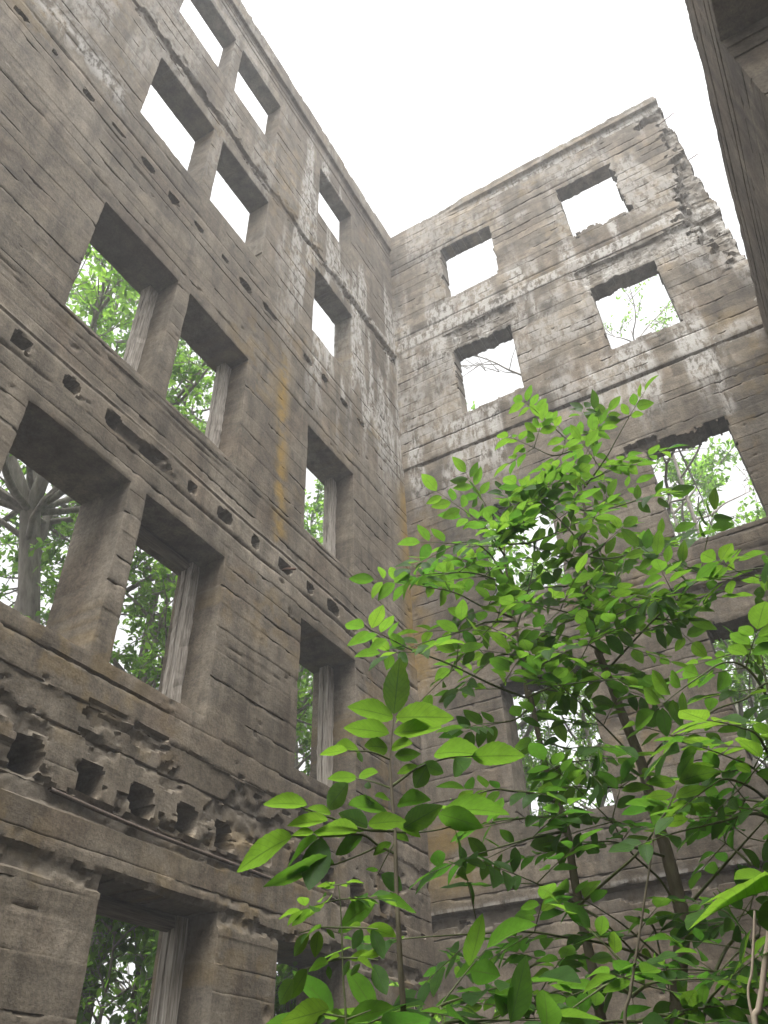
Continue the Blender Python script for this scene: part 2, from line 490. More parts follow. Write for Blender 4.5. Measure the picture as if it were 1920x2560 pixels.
YA = (-5.502, -4.573); YB = (-4.409, -3.480); YC = (-2.372, -1.406)
HEAD = {2: 4.232, 3: 6.801, 4: 10.0, 5: 12.869}; SILL = {2: 2.809, 3: 5.299, 4: 8.59, 5: 11.463}
RG = (0.008, 0.008, 0.012, 0.008)
left_op = []
for fl in (2, 3, 4, 5):
    for c in (YA, YB, YC):
        rg = RG
        if fl == 4 and c is YB: rg = (0.008, 0.010, 0.01, 0.01)
        if fl == 4 and c is YC: rg = (0.01, 0.010, 0.03, 0.015)
        left_op.append((c[0], c[1], SILL[fl], HEAD[fl], rg))
left_op.append((-4.12, -3.11, -1.2, 1.62, (0.03, 0.02, 0.02, 0.02)))
left_op.append((-2.447, -1.5, 0.15, 1.56, (0.02, 0.02, 0.02, 0.02)))
for zf in ((2.809, 4.232), (5.299, 6.801), (8.59, 10.0)):
    left_op.append((-8.6, -7.67, zf[0], zf[1], RG))

J1 = [-5.25, -4.81, -4.37, -3.95, -3.53, -3.12, -2.67, -2.24, -1.82, -1.38, -0.95]
J2 = [-6.1, -5.69, -5.27, -4.86, -4.43, -3.97, -3.55, -3.10, -2.66, -2.25, -1.83, -1.44, -1.03]
J3 = [-6.77, -6.4, -6.03, -5.63, -5.25, -4.87, -4.48, -4.06, -3.65, -3.24, -2.83, -2.46, -2.08, -1.65, -1.2]

def feat_left(U, Z, h, chip, white, yel, tint):
    n8 = fbm(U * 8, Z * 8, 201, 4) - 0.5; vr = voro(U * 5 + n8 * 0.6, Z * 9 + n8 * 0.6, 231)[1] - 0.5; vs = voro(U * 11 + n8, Z * 13 + n8, 232)[1] - 0.5
    n3 = fbm(U * 2.3, Z * 2.3, 202, 4) - 0.5
    n1 = fbm(U * 0.9, Z * 3.5, 203, 4) - 0.5
    # floor line 1/2: heavily spalled band with square joist pockets
    for (zc, hw, th, dep) in ((2.26, 0.22, -0.03, 0.034), (1.93, 0.05, -0.05, 0.035), (1.58, 0.05, 0.06, 0.03)):
        m = sstep(th, th + 0.03, n1 * 1.0 + n3 * 0.5 + n8 * 0.2 + vr * 0.22 + vs * 0.06 + 0.20 * (1 - abs(Z - zc) / hw) - 0.07) * (abs(Z - zc) < hw * 1.25)
        m = m * sstep(-6.5, -5.2, U + 0.8)
        h = h - m * (dep * (0.7 + n3)); chip = np.maximum(chip, m)
    # the wall above the floor lines stands a little proud
    h = h + 0.013 * sstep(2.48, 2.495, Z + 0.10 * n1 + 0.10 * n3 + 0.03 * vr + 0.02 * vs)
    h = h - 0.015 * sstep(4.78, 4.80, Z + 0.02 * n1) - 0.010 * sstep(8.05, 8.07, Z + 0.02 * n1)
    for j, u in enumerate(J1):
        m = sstep(0.06, -0.06, blob(U, Z, u + 0.02 * math.sin(j * 7), 2.08, 0.088 + 0.008 * math.sin(j * 3.0), 0.082, n8 * 0.22 + vs * 0.16, 5))
        h = np.where(m > 0, h * (1 - m) - 0.36 * m, h); chip = chip * (1 - m) + 0.5 * m
    # floor line 2/3
    m = sstep(0.03, 0.07, n1 * 0.9 + n8 * 0.5 - 0.02) * (abs(Z - 4.62) < 0.085) * sstep(-4.95, -4.8, U) * sstep(-4.1, -4.3, U)
    h = h - 0.05 * m; chip = np.maximum(chip, m)
    g = np.exp(-((Z - 4.76 + 0.01 * n8) / 0.018) ** 2) * sstep(-0.15, 0.1, n1); h = h - 0.022 * g
    g = np.exp(-((Z - 4.50 + 0.01 * n8) / 0.016) ** 2) * sstep(-0.1, 0.1, n3); h = h - 0.018 * g
    for j, u in enumerate(J2):
        m = sstep(0.10, -0.06, blob(U, Z, u, 4.625, 0.068 + 0.018 * math.sin(j * 3.3), 0.058, n8 * 1.1, 3))
        h = np.where(m > 0, h * (1 - m) - 0.26 * m, h); chip = chip * (1 - m) + 0.5 * m
    # floor line 3/4: shallow sockets
    for j, u in enumerate(J3):
        m = sstep(0.10, -0.04, blob(U, Z, u, 7.89 + 0.02 * math.sin(j * 2.2), 0.07 + 0.03 * math.sin(j * 5.1), 0.036 + 0.014 * math.sin(j * 1.7), n8 * 3.0, 2.5))
        h = np.where(m > 0, h * (1 - m) - 0.10 * m, h); chip = np.maximum(chip, 0.6 * m)
    for zz, a in ((8.10, 0.016), (7.68, 0.012), (6.98, 0.018), (5.18, 0.018), (2.70, 0.016)):
        h = h - a * np.exp(-((Z - zz + 0.03 * n1 + 0.012 * n8) / 0.007) ** 2) * sstep(-0.12, 0.08, n3 + n1)
    # floor line 4/5: broken ledge above the fourth-floor heads
    top = 10.60 + 0.10 * n1; bot = 10.26 + 0.20 * n3 + 0.10 * vr + 0.06 * vs
    m = sstep(0, 0.02, Z - bot) * sstep(0, 0.02, 10.44 + 0.16 * n1 + 0.12 * n8 - Z)
    h = h - 0.07 * m * (0.7 + 1.2 * n3); chip = np.maximum(chip, m * 0.9)
    m2 = sstep(0, 0.02, Z - 10.44 - 0.16 * n1 - 0.12 * n8) * sstep(0, 0.02, top - Z) * sstep(-0.10, -0.02, n1 + n8)
    h = h + 0.018 * m2
    white = np.maximum(white, 0.7 * m2 * sstep(0.0, 0.12, n1 + 0.05))
    # cornice
    h = h + 0.05 * sstep(13.62, 13.64, Z + 0.01 * n8)
    for zz in (13.30, 13.46, 13.57):
        h = h - 0.03 * np.exp(-((Z - zz + 0.008 * n8) / 0.018) ** 2) * sstep(-0.2, 0.0, n1)
    # fine shrinkage cracks under the sills and across the piers
    for k_, (zc, amp_, u0_, u1_) in enumerate(((5.12, 0.08, -6.5, -3.6), (3.45, 0.18, -3.45, -2.5), (8.40, 0.08, -7.0, -4.5), (1.35, 0.10, -6.0, -4.2), (0.95, 0.12, -3.0, -2.5))):
        cz = zc + amp_ * (fbm(U * 1.8, 0 * U + k_ * 5.1, 251 + k_, 5) - 0.5)
        on = sstep(u0_, u0_ + 0.2, U) * sstep(u1_, u1_ - 0.2, U) * sstep(0.30, 0.45, fbm(U * 2.5, 0 * U + k_, 261 + k_, 3))
        h = h - 0.010 * np.exp(-((Z - cz) / 0.008) ** 2) * on
    # lime streaks
    st = fbm(U * 4.5, Z * 0.55, 211, 4)
    w = sstep(0.46, 0.62, st + 0.26 * (fbm(U * 1.1, Z * 0.8, 212, 3) - 0.5))
    reg = sstep(-3.6, -2.0, U) * sstep(6.6, 8.4, Z) * sstep(13.6, 12.8, Z) + 0.8 * sstep(-6.0, -6.9, U) * sstep(8.2, 8.8, Z) + 0.35 * sstep(8.5, 9.5, Z)
    white = np.maximum(white, 0.95 * np.clip(reg, 0, 1) * w)
    lw = np.exp(-((Z - 8.45 + 0.1 * n1) / 0.22) ** 2) * sstep(-5.2, -6.0, U) * sstep(-0.05, 0.10, n8 + n3)
    white = np.maximum(white, 0.9 * lw)
    # ochre lichen run below a window pier and in the corner
    yel = np.maximum(yel, np.exp(-((U + 2.83 + 0.10 * n3 + 0.05 * (Z - 6)) / (0.10 + 0.06 * n3)) ** 2) * sstep(4.5, 4.9, Z) * sstep(7.7, 7.1, Z) * sstep(-0.22, 0.10, n3 * 1.0 + n8 * 1.0 + 0.06) * (0.9 + 0.4 * n3))
    yel = np.maximum(yel, np.exp(-((U + 0.05) / 0.18) ** 2) * sstep(4.2, 5.2, Z) * sstep(7.9, 7.3, Z) * 0.8)
    yel = np.maximum(yel, 0.22 * sstep(0.05, 0.22, fbm(U * 1.2, Z * 1.0, 215, 4) - 0.5) * sstep(-0.02, 0.1, n8))
    return h, chip, white, yel, tint

def cut_left(U, Z, rag, solid):
    # broken outer lip in the second fourth-floor window
    return solid & (Z < 14.085 + 0.01 * rag)

LW = make_wall('wall', MC_Y, lambda v: np.stack([v[:, 2], v[:, 0], v[:, 1]], 1), False, -10.6, 0.0, 14.085, TL,
               left_op, 11, [2.08 - 0.12, 2.5, 4.5, 4.76, 6.98, 7.68, 8.1, 10.62, 13.3, 13.46, 13.62], feat_left, cut_left)
tag(LW, 'long wall with pairs of windows, a door and rows of joist pockets')

XD = (0.999, 1.951); XE = (3.197, 4.129)
BH = {2: 4.30, 3: 6.77, 4: 9.985, 5: 12.84}; BS = {2: 2.812, 3: 5.305, 4: 8.578, 5: 11.38}
back_op = []
for fl in (2, 3, 4, 5):
    for c in (XD, XE):
        rg = (0.03, 0.02, 0.02, 0.03)
        if fl == 5 and c is XE: rg = (0.03, 0.12, 0.14, 0.04)
        if fl == 5 and c is XD: rg = (0.09, 0.03, 0.03, 0.02)
        if fl == 4: rg = (0.03, 0.02, 0.03, 0.06)
        if fl == 3: rg = (0.03, 0.02, 0.02, 0.09)
        back_op.append((c[0], c[1], BS[fl], BH[fl], rg))

def feat_back(U, Z, h, chip, white, yel, tint):
    n8 = fbm(U * 8, Z * 8, 301, 4) - 0.5; vr = voro(U * 5 + n8 * 0.6, Z * 9 + n8 * 0.6, 331)[1] - 0.5; vs = voro(U * 11 + n8, Z * 13 + n8, 332)[1] - 0.5
    n3 = fbm(U * 2.3, Z * 2.3, 302, 4) - 0.5
    n1 = fbm(U * 0.9, Z * 3.5, 303, 4) - 0.5
    # top course
    m = sstep(0, 0.015, Z - 13.62) * sstep(0, 0.015, 13.86 + 0.05 * n1 + 0.03 * n8 - Z) * sstep(1.2, 2.0, U + n1)
    h = h - 0.03 * m; white = np.maximum(white, 0.9 * m)
    h = h + 0.035 * sstep(13.86, 13.88, Z - 0.05 * n1 - 0.03 * n8) * sstep(1.0, 1.6, U)
    # ledge between floors four and five, its face broken off over the windows
    lz = 10.78 + 0.02 * n1
    m2 = sstep(0, 0.015, Z - 10.53 - 0.05 * n1) * sstep(0, 0.015, lz - Z)
    h = h + 0.008 * m2; white = np.maximum(white, m2 * sstep(-0.15, 0.08, n1 + n3 + 0.06))
    over = sstep(0.75, 1.0, U) * sstep(2.15, 1.95, U) + sstep(2.9, 3.2, U + n3 * 0.3)
    m3 = np.clip(over, 0, 1) * sstep(0, 0.02, Z - 10.04 - 0.10 * n1 - 0.08 * vr) * sstep(0, 0.02, 10.48 + 0.06 * n1 + 0.06 * vr - Z)
    h = h - 0.055 * m3 * (0.8 + n3); chip = np.maximum(chip, m3)
    # dark joint under the fourth floor
    for zz, a, w_ in ((7.93, 0.035, 0.018), (12.95, 0.016, 0.01), (8.28, 0.012, 0.01), (10.9, 0.014, 0.01), (5.0, 0.014, 0.012)):
        h = h - a * np.exp(-((Z - zz + 0.015 * n1 + 0.006 * n8) / w_) ** 2) * sstep(-0.25, -0.05, n3 + 0.3 * n1)
    h = h + 0.02 * sstep(7.93, 7.95, Z + 0.015 * n1)
    # broken ledge under the third-floor windows
    m4 = sstep(0, 0.02, Z - 4.62 - 0.06 * n1) * sstep(0, 0.02, 4.76 + 0.10 * n1 + 0.10 * vr - Z) * sstep(2.3, 2.7, U)
    h = h - 0.05 * m4; chip = np.maximum(chip, m4)
    # floor line 1/2
    m5 = sstep(0, 0.012, Z - 1.99 - 0.08 * n1 - 0.10 * vr) * sstep(0, 0.012, 2.12 + 0.03 * n1 + 0.03 * n8 - Z)
    h = h - 0.055 * m5; chip = np.maximum(chip, m5)
    h = h + 0.018 * sstep(2.12, 2.13, Z - 0.03 * n1 - 0.03 * n8)
    white = np.maximum(white, 0.55 * np.exp(-((Z - 2.15) / 0.02) ** 2))  # lit edge of the ledge painted as a pale line
    # broken right-hand end
    e = 5.15 - U
    m6 = sstep(0, 0.03, 0.30 + 0.4 * n3 + 0.22 * vr + 0.08 * vs + 0.12 * np.sin(Z * 1.9) - e) * sstep(9.0, 9.6, Z) * sstep(13.7, 13.5, Z + 0.2 * n8)
    h = h - m6 * (0.07 + 0.08 * (n3 + 0.3)); chip = np.maximum(chip, m6)
    # a crack climbing from the third-floor head to the ledge, pale along its sides
    cu = 4.22 + 0.12 * (Z - 6.9) + 0.16 * (fbm(Z * 2.2, 0 * Z + 3.3, 341, 4) - 0.5)
    on = sstep(6.75, 6.85, Z) * sstep(7.95, 7.85, Z); dc = abs(U - cu)
    h = h - 0.022 * np.exp(-(dc / 0.012) ** 2) * on
    white = np.maximum(white, 0.7 * np.exp(-(dc / 0.07) ** 2) * on)
    m7 = sstep(0.05, -0.05, blob(U, Z, 3.16, 6.80, 0.16, 0.07, vs * 0.6 + n8)); h = h - 0.08 * m7; chip = np.maximum(chip, m7)
    # lime runs
    st = fbm(U * 4.2, Z * 0.5, 311, 4)
    w = sstep(0.46, 0.64, st + 0.34 * (fbm(U * 0.9, Z * 0.9, 312, 3) - 0.5))
    reg = sstep(6.6, 8.0, Z) * 1.1 + 0.25
    blo = sstep(0.02, 0.16, fbm(U * 1.6, Z * 1.5, 319, 5) - 0.5) * sstep(7.3, 8.3, Z) * sstep(13.6, 13.2, Z)
    white = np.maximum(white, 0.6 * blo); tint = tint * (1 + 0.22 * sstep(7.0, 9.0, Z))  # lime blotches; tint also paler toward the top, veiling glare put into colour
    bel = np.zeros_like(h)
    for zz in (10.5, 8.5, 11.3, 7.9):
        bel = np.maximum(bel, sstep(zz - 0.9, zz - 0.1, Z) * (Z < zz))
    white = np.maximum(white, np.clip(reg * (0.35 + 0.55 * bel), 0, 1) * w)
    cr = np.exp(-(abs(fbm(U * 1.5, Z * 2.5, 318, 5) - 0.5) / 0.006) ** 2) * sstep(7.0, 8.0, Z) * sstep(8.8, 8.5, Z)
    white = np.maximum(white, 0.8 * cr)
    yel = np.maximum(yel, 0.55 * np.exp(-((U - 0.25) / 0.35) ** 2) * sstep(2.1, 2.5, Z) * sstep(3.3, 2.9, Z) * sstep(-0.12, 0.12, n3 + n1))
    yel = np.maximum(yel, 0.7 * np.exp(-((U - 0.05) / 0.25) ** 2) * sstep(4.0, 5.0, Z) * sstep(7.6, 6.8, Z) * sstep(-0.2, 0.1, n3))
    yel = np.maximum(yel, 0.2 * sstep(0.06, 0.22, fbm(U * 1.3, Z * 1.2, 315, 4) - 0.5) * sstep(-0.02, 0.1, n8))
    tint = tint * (1.0 - 0.30 * sstep(0.0, 0.22, n3 + n1))
    return h, chip, white, yel, tint

def cut_back(U, Z, rag, solid):
    edge = 5.15 + 0.10 * rag + 0.02 * np.sin(Z * 3.1) - 0.10 * sstep(8.9, 7.9, Z)
    edge = np.where(Z > 13.6, 5.16 + 0.06 * rag, edge)
    return solid & ((U < edge) | (Z < 7.6))

BW = make_wall('wall', MC_X, lambda v: np.stack([v[:, 0], -v[:, 2], v[:, 1]], 1), False, -0.24, 5.42, 14.085, TB,
               back_op, 23, [2.12, 4.62, 7.93, 10.53, 10.78, 13.62], feat_back, cut_back, tv=0.5)
tag(BW, 'end wall with two window columns and white lime streaks, broken off at its right end')

RX = 4.92
def feat_right(U, Z, h, chip, white, yel, tint):
    n1 = fbm(U * 0.9, Z * 3.5, 403, 4) - 0.5; n8 = fbm(U * 8, Z * 8, 401, 4) - 0.5
    for zz in (7.55, 7.1, 6.95):
        h = h - 0.02 * np.exp(-((Z - zz + 0.01 * n1) / 0.010) ** 2)
    return h, chip, white, yel, tint
def cut_right(U, Z, rag, solid):
    return solid & (Z < 7.90 + 0.12 * rag * (1 + 0.5 * np.sin(U * 5)) - 0.05 * (U > -1.2) * rag)
right_op = [(-5.02, -4.05, 5.32, 6.84, (0.03, 0.02, 0.02, 0.02)), (-5.02, -4.05, 2.81, 4.25, RG), (-8.4, -7.4, 5.32, 6.84, RG)]
RW = make_wall('wall', MC_Y, lambda v: np.stack([RX - v[:, 2], v[:, 0], v[:, 1]], 1), True, -10.6, -0.03, 8.05, TL,
               right_op, 37, [7.55, 7.1, 6.95], feat_right, cut_right)
tag(RW, 'lower wall broken off along its top')

# ------------------------------------------------------------------ old timber in the openings, pipe, rods
def post(wall, y, z0, z1, x, w, d, seed, lean=0.0):
    rng = np.random.default_rng(seed)
    n = 22
    zs = np.linspace(z0, z1, n)
    prof = np.array([(-0.5, -0.5), (-0.1, -0.5), (-0.06, -0.38), (0.06, -0.38), (0.1, -0.5), (0.5, -0.5), (0.5, 0.5), (-0.5, 0.5)])
    k = len(prof); V = []
    for i, z in enumerate(zs):
        wob = rng.normal(0, 0.003, (k, 2))
        V += [(x + prof[j, 0] * w + wob[j, 0] + lean * (z - z0), y + prof[j, 1] * d + wob[j, 1], z) for j in range(k)]
    F = [[i * k + j, i * k + (j + 1) % k, (i + 1) * k + (j + 1) % k, (i + 1) * k + j] for i in range(n - 1) for j in range(k)]
    cap = [[0, 5, 6, 7]] + [[(n - 1) * k + q for q in (7, 6, 5, 0)]]
    o = mesh_obj('timber_post', np.array(V), [np.array(F), np.array(cap)], WOOD, wall, False)
    return o
for (y, fl, lean) in ((YA[1], 3, 0.0), (YB[1], 3, 0.01), (YB[1], 2, 0.0), (YC[1], 2, 0.0), (YC[1], 3, 0.0)):
    post(LW, y - 0.055, SILL[fl] - 0.01, HEAD[fl] - 0.02, -0.30, 0.11, 0.10, int(abs(fl * 10 - y)), lean)
post(LW, -3.11 - 0.06, -1.2, 1.60, -0.30, 0.12, 0.11, 5)
post(LW, -2.447 + 0.06, 0.15, 1.54, -0.28, 0.10, 0.10, 6)
def header(y0, y1, z, x):
    t = Tubes(4); t.add([(x, y0, z), (x, (y0 + y1) / 2, z - 0.004), (x, y1, z)], 0.055); return t.build('timber_header', WOODY, LW)
header(YB[0] + 0.02, YB[1] - 0.12, HEAD[2] - 0.045, -0.30)
header(-4.08, -3.2, 1.56, -0.30)
t = Tubes(8)
t.add(spline([(-0.01, -4.60, 1.95), (0.0, -4.0, 1.925), (0.005, -3.4, 1.92), (0.0, -2.85, 1.925), (-0.02, -2.3, 1.93)], 8), 0.012)
t.build('iron_pipe', simple_mat('old_iron', (0.045, 0.034, 0.026), (0.10, 0.07, 0.05), 60, 0.85, 0.004), LW)
t = Tubes(6)
t.add([(-0.16, -2.66, 4.62), (0.0, -2.63, 4.63), (0.09, -2.60, 4.615)], 0.012)
t.build('iron_rod', RUST, LW)
for (p0, p1) in (((5.0, -0.02, 13.2), (5.3, 0.0, 13.36)), ((5.05, 0.2, 12.2), (5.34, 0.22, 12.3))):
    t = Tubes(6); t.add([p0, p1], 0.008); t.build('iron_rod', RUST, BW)
t = Tubes(6); t.add([(5.25, -4.3, 6.83), (5.2, -4.62, 6.63)], 0.010); t.add([(5.25, -4.62, 6.83), (5.27, -4.68, 6.62)], 0.009); t.build('iron_rod', RUST, RW)

# ------------------------------------------------------------------ ground
gn = 121
gx = np.linspace(-39, 39, gn); GX, GY = np.meshgrid(gx, gx)
GH = GZ + (fbm(GX * 0.3, GY * 0.3, 501, 3) - 0.5) * 0.25
vi = np.arange(gn * gn).reshape(gn, gn)
gq = np.stack([vi[:-1, :-1], vi[:-1, 1:], vi[1:, 1:], vi[1:, :-1]], -1).reshape(-1, 4)
g = mesh_obj('ground', np.stack([GX, GY, GH], -1).reshape(-1, 3), [gq], EARTH)
tag(g, kind='structure')

# ------------------------------------------------------------------ leaves
def leaf_template(n, width, fold, droop, serr=0.0, pw=0.85):
    t = np.linspace(0, 1, n + 1)
    w = width * np.sin(np.pi * t ** pw) ** 0.85
    w[0] = 0; w[-1] = 0
    mid = np.stack([t, 0 * t, -droop * t ** 2], 1)
    s = serr * ((np.arange(n + 1) % 2) - 0.5)
    rows = [mid]
    V = [mid]; A = [np.stack([t, 0 * t], 1)]
    ed = {}
    for sgn in (1, -1):
        ww = w * (1 + s * 1.0)
        e = np.stack([t + 0.02 * (s != 0) * s, sgn * ww, fold * ww - droop * t ** 2], 1)[1:-1]
        V.append(e); A.append(np.stack([t[1:-1], np.ones(n - 1)], 1))
    V = np.concatenate(V); A = np.concatenate(A)
    L0, R0 = n + 1, n + 1 + n - 1
    T, Q = [], []
    for b, sg in ((L0, 1), (R0, -1)):
        tri = [(0, 1, b), (n - 1, n, b + n - 2)]
        quad = [(i, i + 1, b + i, b + i - 1) for i in range(1, n - 1)]
        if sg < 0: tri = [x[::-1] for x in tri]; quad = [x[::-1] for x in quad]
        T += tri; Q += quad
    return V, A, np.array(T), np.array(Q).reshape(-1, 4)

def leaf_mesh(name, L, tmpl, mat, parent, rng):
    """L: list of (base, dir, normal, length, tone)"""
    V0, A0, T0, Q0 = tmpl
    P = np.array([l[0] for l in L]); D = np.array([l[1] for l in L]); Nn = np.array([l[2] for l in L])
    S = np.array([l[3] for l in L]); tone = np.array([l[4] for l in L])
    D = D / np.linalg.norm(D, axis=1)[:, None]
    B = np.cross(Nn, D); B /= np.linalg.norm(B, axis=1)[:, None] + 1e-9
    Nn = np.cross(D, B)
    m, k = len(L), len(V0)
    wj = rng.uniform(0.85, 1.15, m)[:, None]
    cu = rng.normal(0, 0.07, m)[:, None]; fo = rng.uniform(0.4, 1.6, m)[:, None]
    x, y, z = V0[None, :, 0], V0[None, :, 1] * wj, V0[None, :, 2] * fo + cu * V0[None, :, 0] ** 2 
    z = z + 0.025 * np.sin(x * 9 + rng.uniform(0, 6, m)[:, None]) * np.abs(y) * 3
    Vv = P[:, None] + S[:, None, None] * (x[..., None] * D[:, None] + y[..., None] * B[:, None] + z[..., None] * Nn[:, None])
    off = (np.arange(m) * k)[:, None, None]
    F = [(T0[None] + off).reshape(-1, 3)]
    if len(Q0): F.append((Q0[None] + off).reshape(-1, 4))
    A = np.ones((m, k, 4)); A[..., 0] = np.clip(tone, 0, 1)[:, None]; A[..., 1] = A0[None, :, 0]; A[..., 2] = A0[None, :, 1]
    return mesh_obj(name, Vv.reshape(-1, 3), F, mat, parent, True, {'leaf': A.reshape(-1, 4)})

T_BIG = leaf_template(18, 0.245, 0.28, 0.10, 0.05)
T_MID = leaf_template(7, 0.25, 0.28, 0.10)
T_FAR = leaf_template(3, 0.24, 0.25, 0.08)
UP = np.array([0, 0, 1.0])

def unit(v): 
    v = np.asarray(v, float); return v / (np.linalg.norm(v) + 1e-12)

def compound(L, tw, base, tip, pairs, ll, rng, tone=0.5, tilt=0.35, term=True, rad=0.0018):
    base, tip = np.asarray(base, float), np.asarray(tip, float)
    d = tip - base; ln = np.linalg.norm(d); d = d / ln
    nrm = unit(UP + rng.normal(0, tilt, 3)); nrm = unit(nrm - d * nrm.dot(d))
    side = np.cross(nrm, d)
    pts = [base + d * ln * t - UP * 0.06 * ln * t * t + UP * 0.0 for t in np.linspace(0, 1, 6)]
    if tw is not None: tw.add(pts, np.linspace(rad, rad * 0.45, 6), 5)
    for i in range(pairs):
        t = 0.32 + 0.62 * i / max(1, pairs - 0.5) if pairs > 1 else 0.6
        p = base + d * ln * t - UP * 0.06 * ln * t * t
        for s in (1, -1):
            if rng.random() < 0.04: continue
            dd = unit(d * rng.uniform(0.35, 0.75) + s * side * 1.0 + nrm * rng.normal(-0.08, 0.18))
            nn = unit(nrm + rng.normal(0, 0.28, 3) + s * side * rng.normal(0.0, 0.15))
            L.append((p + dd * 0.006, dd, nn, ll * rng.uniform(0.75, 1.08) * (0.8 + 0.2 * min(1, (i + 1) / pairs + 0.3)), tone + rng.normal(0, 0.24)))
    if term:
        dd = unit(d - UP * 0.1 + rng.normal(0, 0.1, 3)); nn = unit(nrm + rng.normal(0, 0.22, 3))
        L.append((pts[-1], dd, nn, ll * rng.uniform(0.95, 1.2), tone + rng.normal(0, 0.22)))

def leafy_branch(L, tw, pts, rng, ll, step=0.10, tone=0.5, start=0.3, clen=0.2, pairs=(2, 3), rad=0.005, tiltj=0.35):
    """opposite pinnate leaves along a branch and one at its end"""
    sp = spline(pts, 6)
    tw.add(sp, np.linspace(rad, rad * 0.35, len(sp)), 6)
    seg = np.linalg.norm(np.diff(sp, axis=0), axis=1); cum = np.concatenate([[0], np.cumsum(seg)]); tot = cum[-1]
    s = tot * start; k = 0
    while s < tot:
        i = min(np.searchsorted(cum, s), len(sp) - 1); p = sp[i]; d = unit(sp[min(i + 1, len(sp) - 1)] - sp[max(i - 1, 0)])
        hor = np.cross(UP, d); hor = unit(hor if np.linalg.norm(hor) > 0.2 else rng.normal(0, 1, 3))
        ang = rng.uniform(0, 2 * np.pi) if abs(d[2]) > 0.75 else rng.normal(0, 0.35)
        ax = hor * math.cos(ang) + np.cross(d, hor) * math.sin(ang)
        for sg in (1, -1):
            dd = unit(ax * sg + d * rng.uniform(0.3, 0.8) + UP * rng.normal(0.05, 0.15))
            c = clen * rng.uniform(0.7, 1.15)
            compound(L, tw, p, p + dd * c, int(rng.integers(pairs[0], pairs[1] + 1)), ll, rng, tone, tiltj)
        s += step * rng.uniform(0.8, 1.25); k += 1
    d = unit(sp[-1] - sp[-3])
    compound(L, tw, sp[-1], sp[-1] + unit(d + UP * 0.0) * clen, pairs[1], ll, rng, tone, tiltj)

def to_ground(p):
    return np.array([p[0], p[1], GZ + 0.02])

# foreground sapling with large leaves -------------------------------------------------
def px_path(pts, hd):
    return [at(x, y, h if h else hd) for x, y, h in [(p + (0,))[:3] for p in pts]]

def sapling(label, trunk_px, hd, radii, branches, seed, ll, tmpl, cat='sapling', step=0.11, clen=0.2, tone=0.5, pairs=(2, 3), name='sapling', compounds=(), mat=None, start=0.3, group=None, brad=0.0042):
    rng = np.random.default_rng(seed)
    tp = px_path(trunk_px, hd)
    base = to_ground(tp[0])
    root = tag(empty(name, base), label, cat, group)
    st = Tubes(9); sp = spline([base] + tp, 7)
    st.add(sp, np.interp(arc(sp), np.linspace(0, 1, len(radii)), radii))
    tw = Tubes(6); L = []
    for b in branches:
        o = dict(b[1])
        if 'low' in o: o.pop('low'); o.setdefault('step', step * 1.8); o['start'] = max(o.get('start', start), 0.45)
        pts = px_path(b[0], hd)
        kw = dict(step=step, tone=tone, start=start, clen=clen, pairs=pairs, rad=brad); kw.update({k: v for k, v in o.items() if k != 'll'})
        leafy_branch(L, tw, pts, rng, o.get('ll', ll), **kw)
    for c in compounds:
        (bx, by), (tx, ty), dh, np_, l_ = c[:5]
        b = at(bx, by, hd + (c[5] if len(c) > 5 else 0)); e = at(tx, ty, hd + dh)
        compound(L, tw, b, e, np_, l_, rng, c[6] if len(c) > 6 else tone, 0.3, rad=0.0022)
    st.build('stem', STEM, root)
    if tw.n: tw.build('twig', TWIG if not mat else mat, root)
    if L: leaf_mesh('foliage', L, tmpl, LEAF_N, root, rng)
    return root



def cA(x, y): return (483.9 + x * 0.41662, 1382.5 + y * 0.41662)     # three enlarged crops of the photograph -> its pixel grid
def cB(x, y): return (864.1 + x * 0.47913, 864.1 + y * 0.47913)
def cD(x, y): return (1140.6 + x * 0.37514, 1382.5 + y * 0.37514)
def mp(f, pts): return [f(*p[:2]) + tuple(p[2:]) for p in pts]

def one_leaf(L, f, b, t, hb, ht, broad, tone, rng, wide=1.0):
    b3, t3 = at(*f(*b), hb), at(*f(*t), ht)
    d = t3 - b3; ln = np.linalg.norm(d)
    face = unit((b3 + t3) / 2 - CAM)
    broad = min(0.97, max(0.02, broad * 0.95 + 0.14))
    n = unit(UP * (1 - broad) + face * broad + rng.normal(0, 0.06, 3))
    L.append((b3, d / ln, n, ln, tone + 0.12 + rng.normal(0, 0.08)))

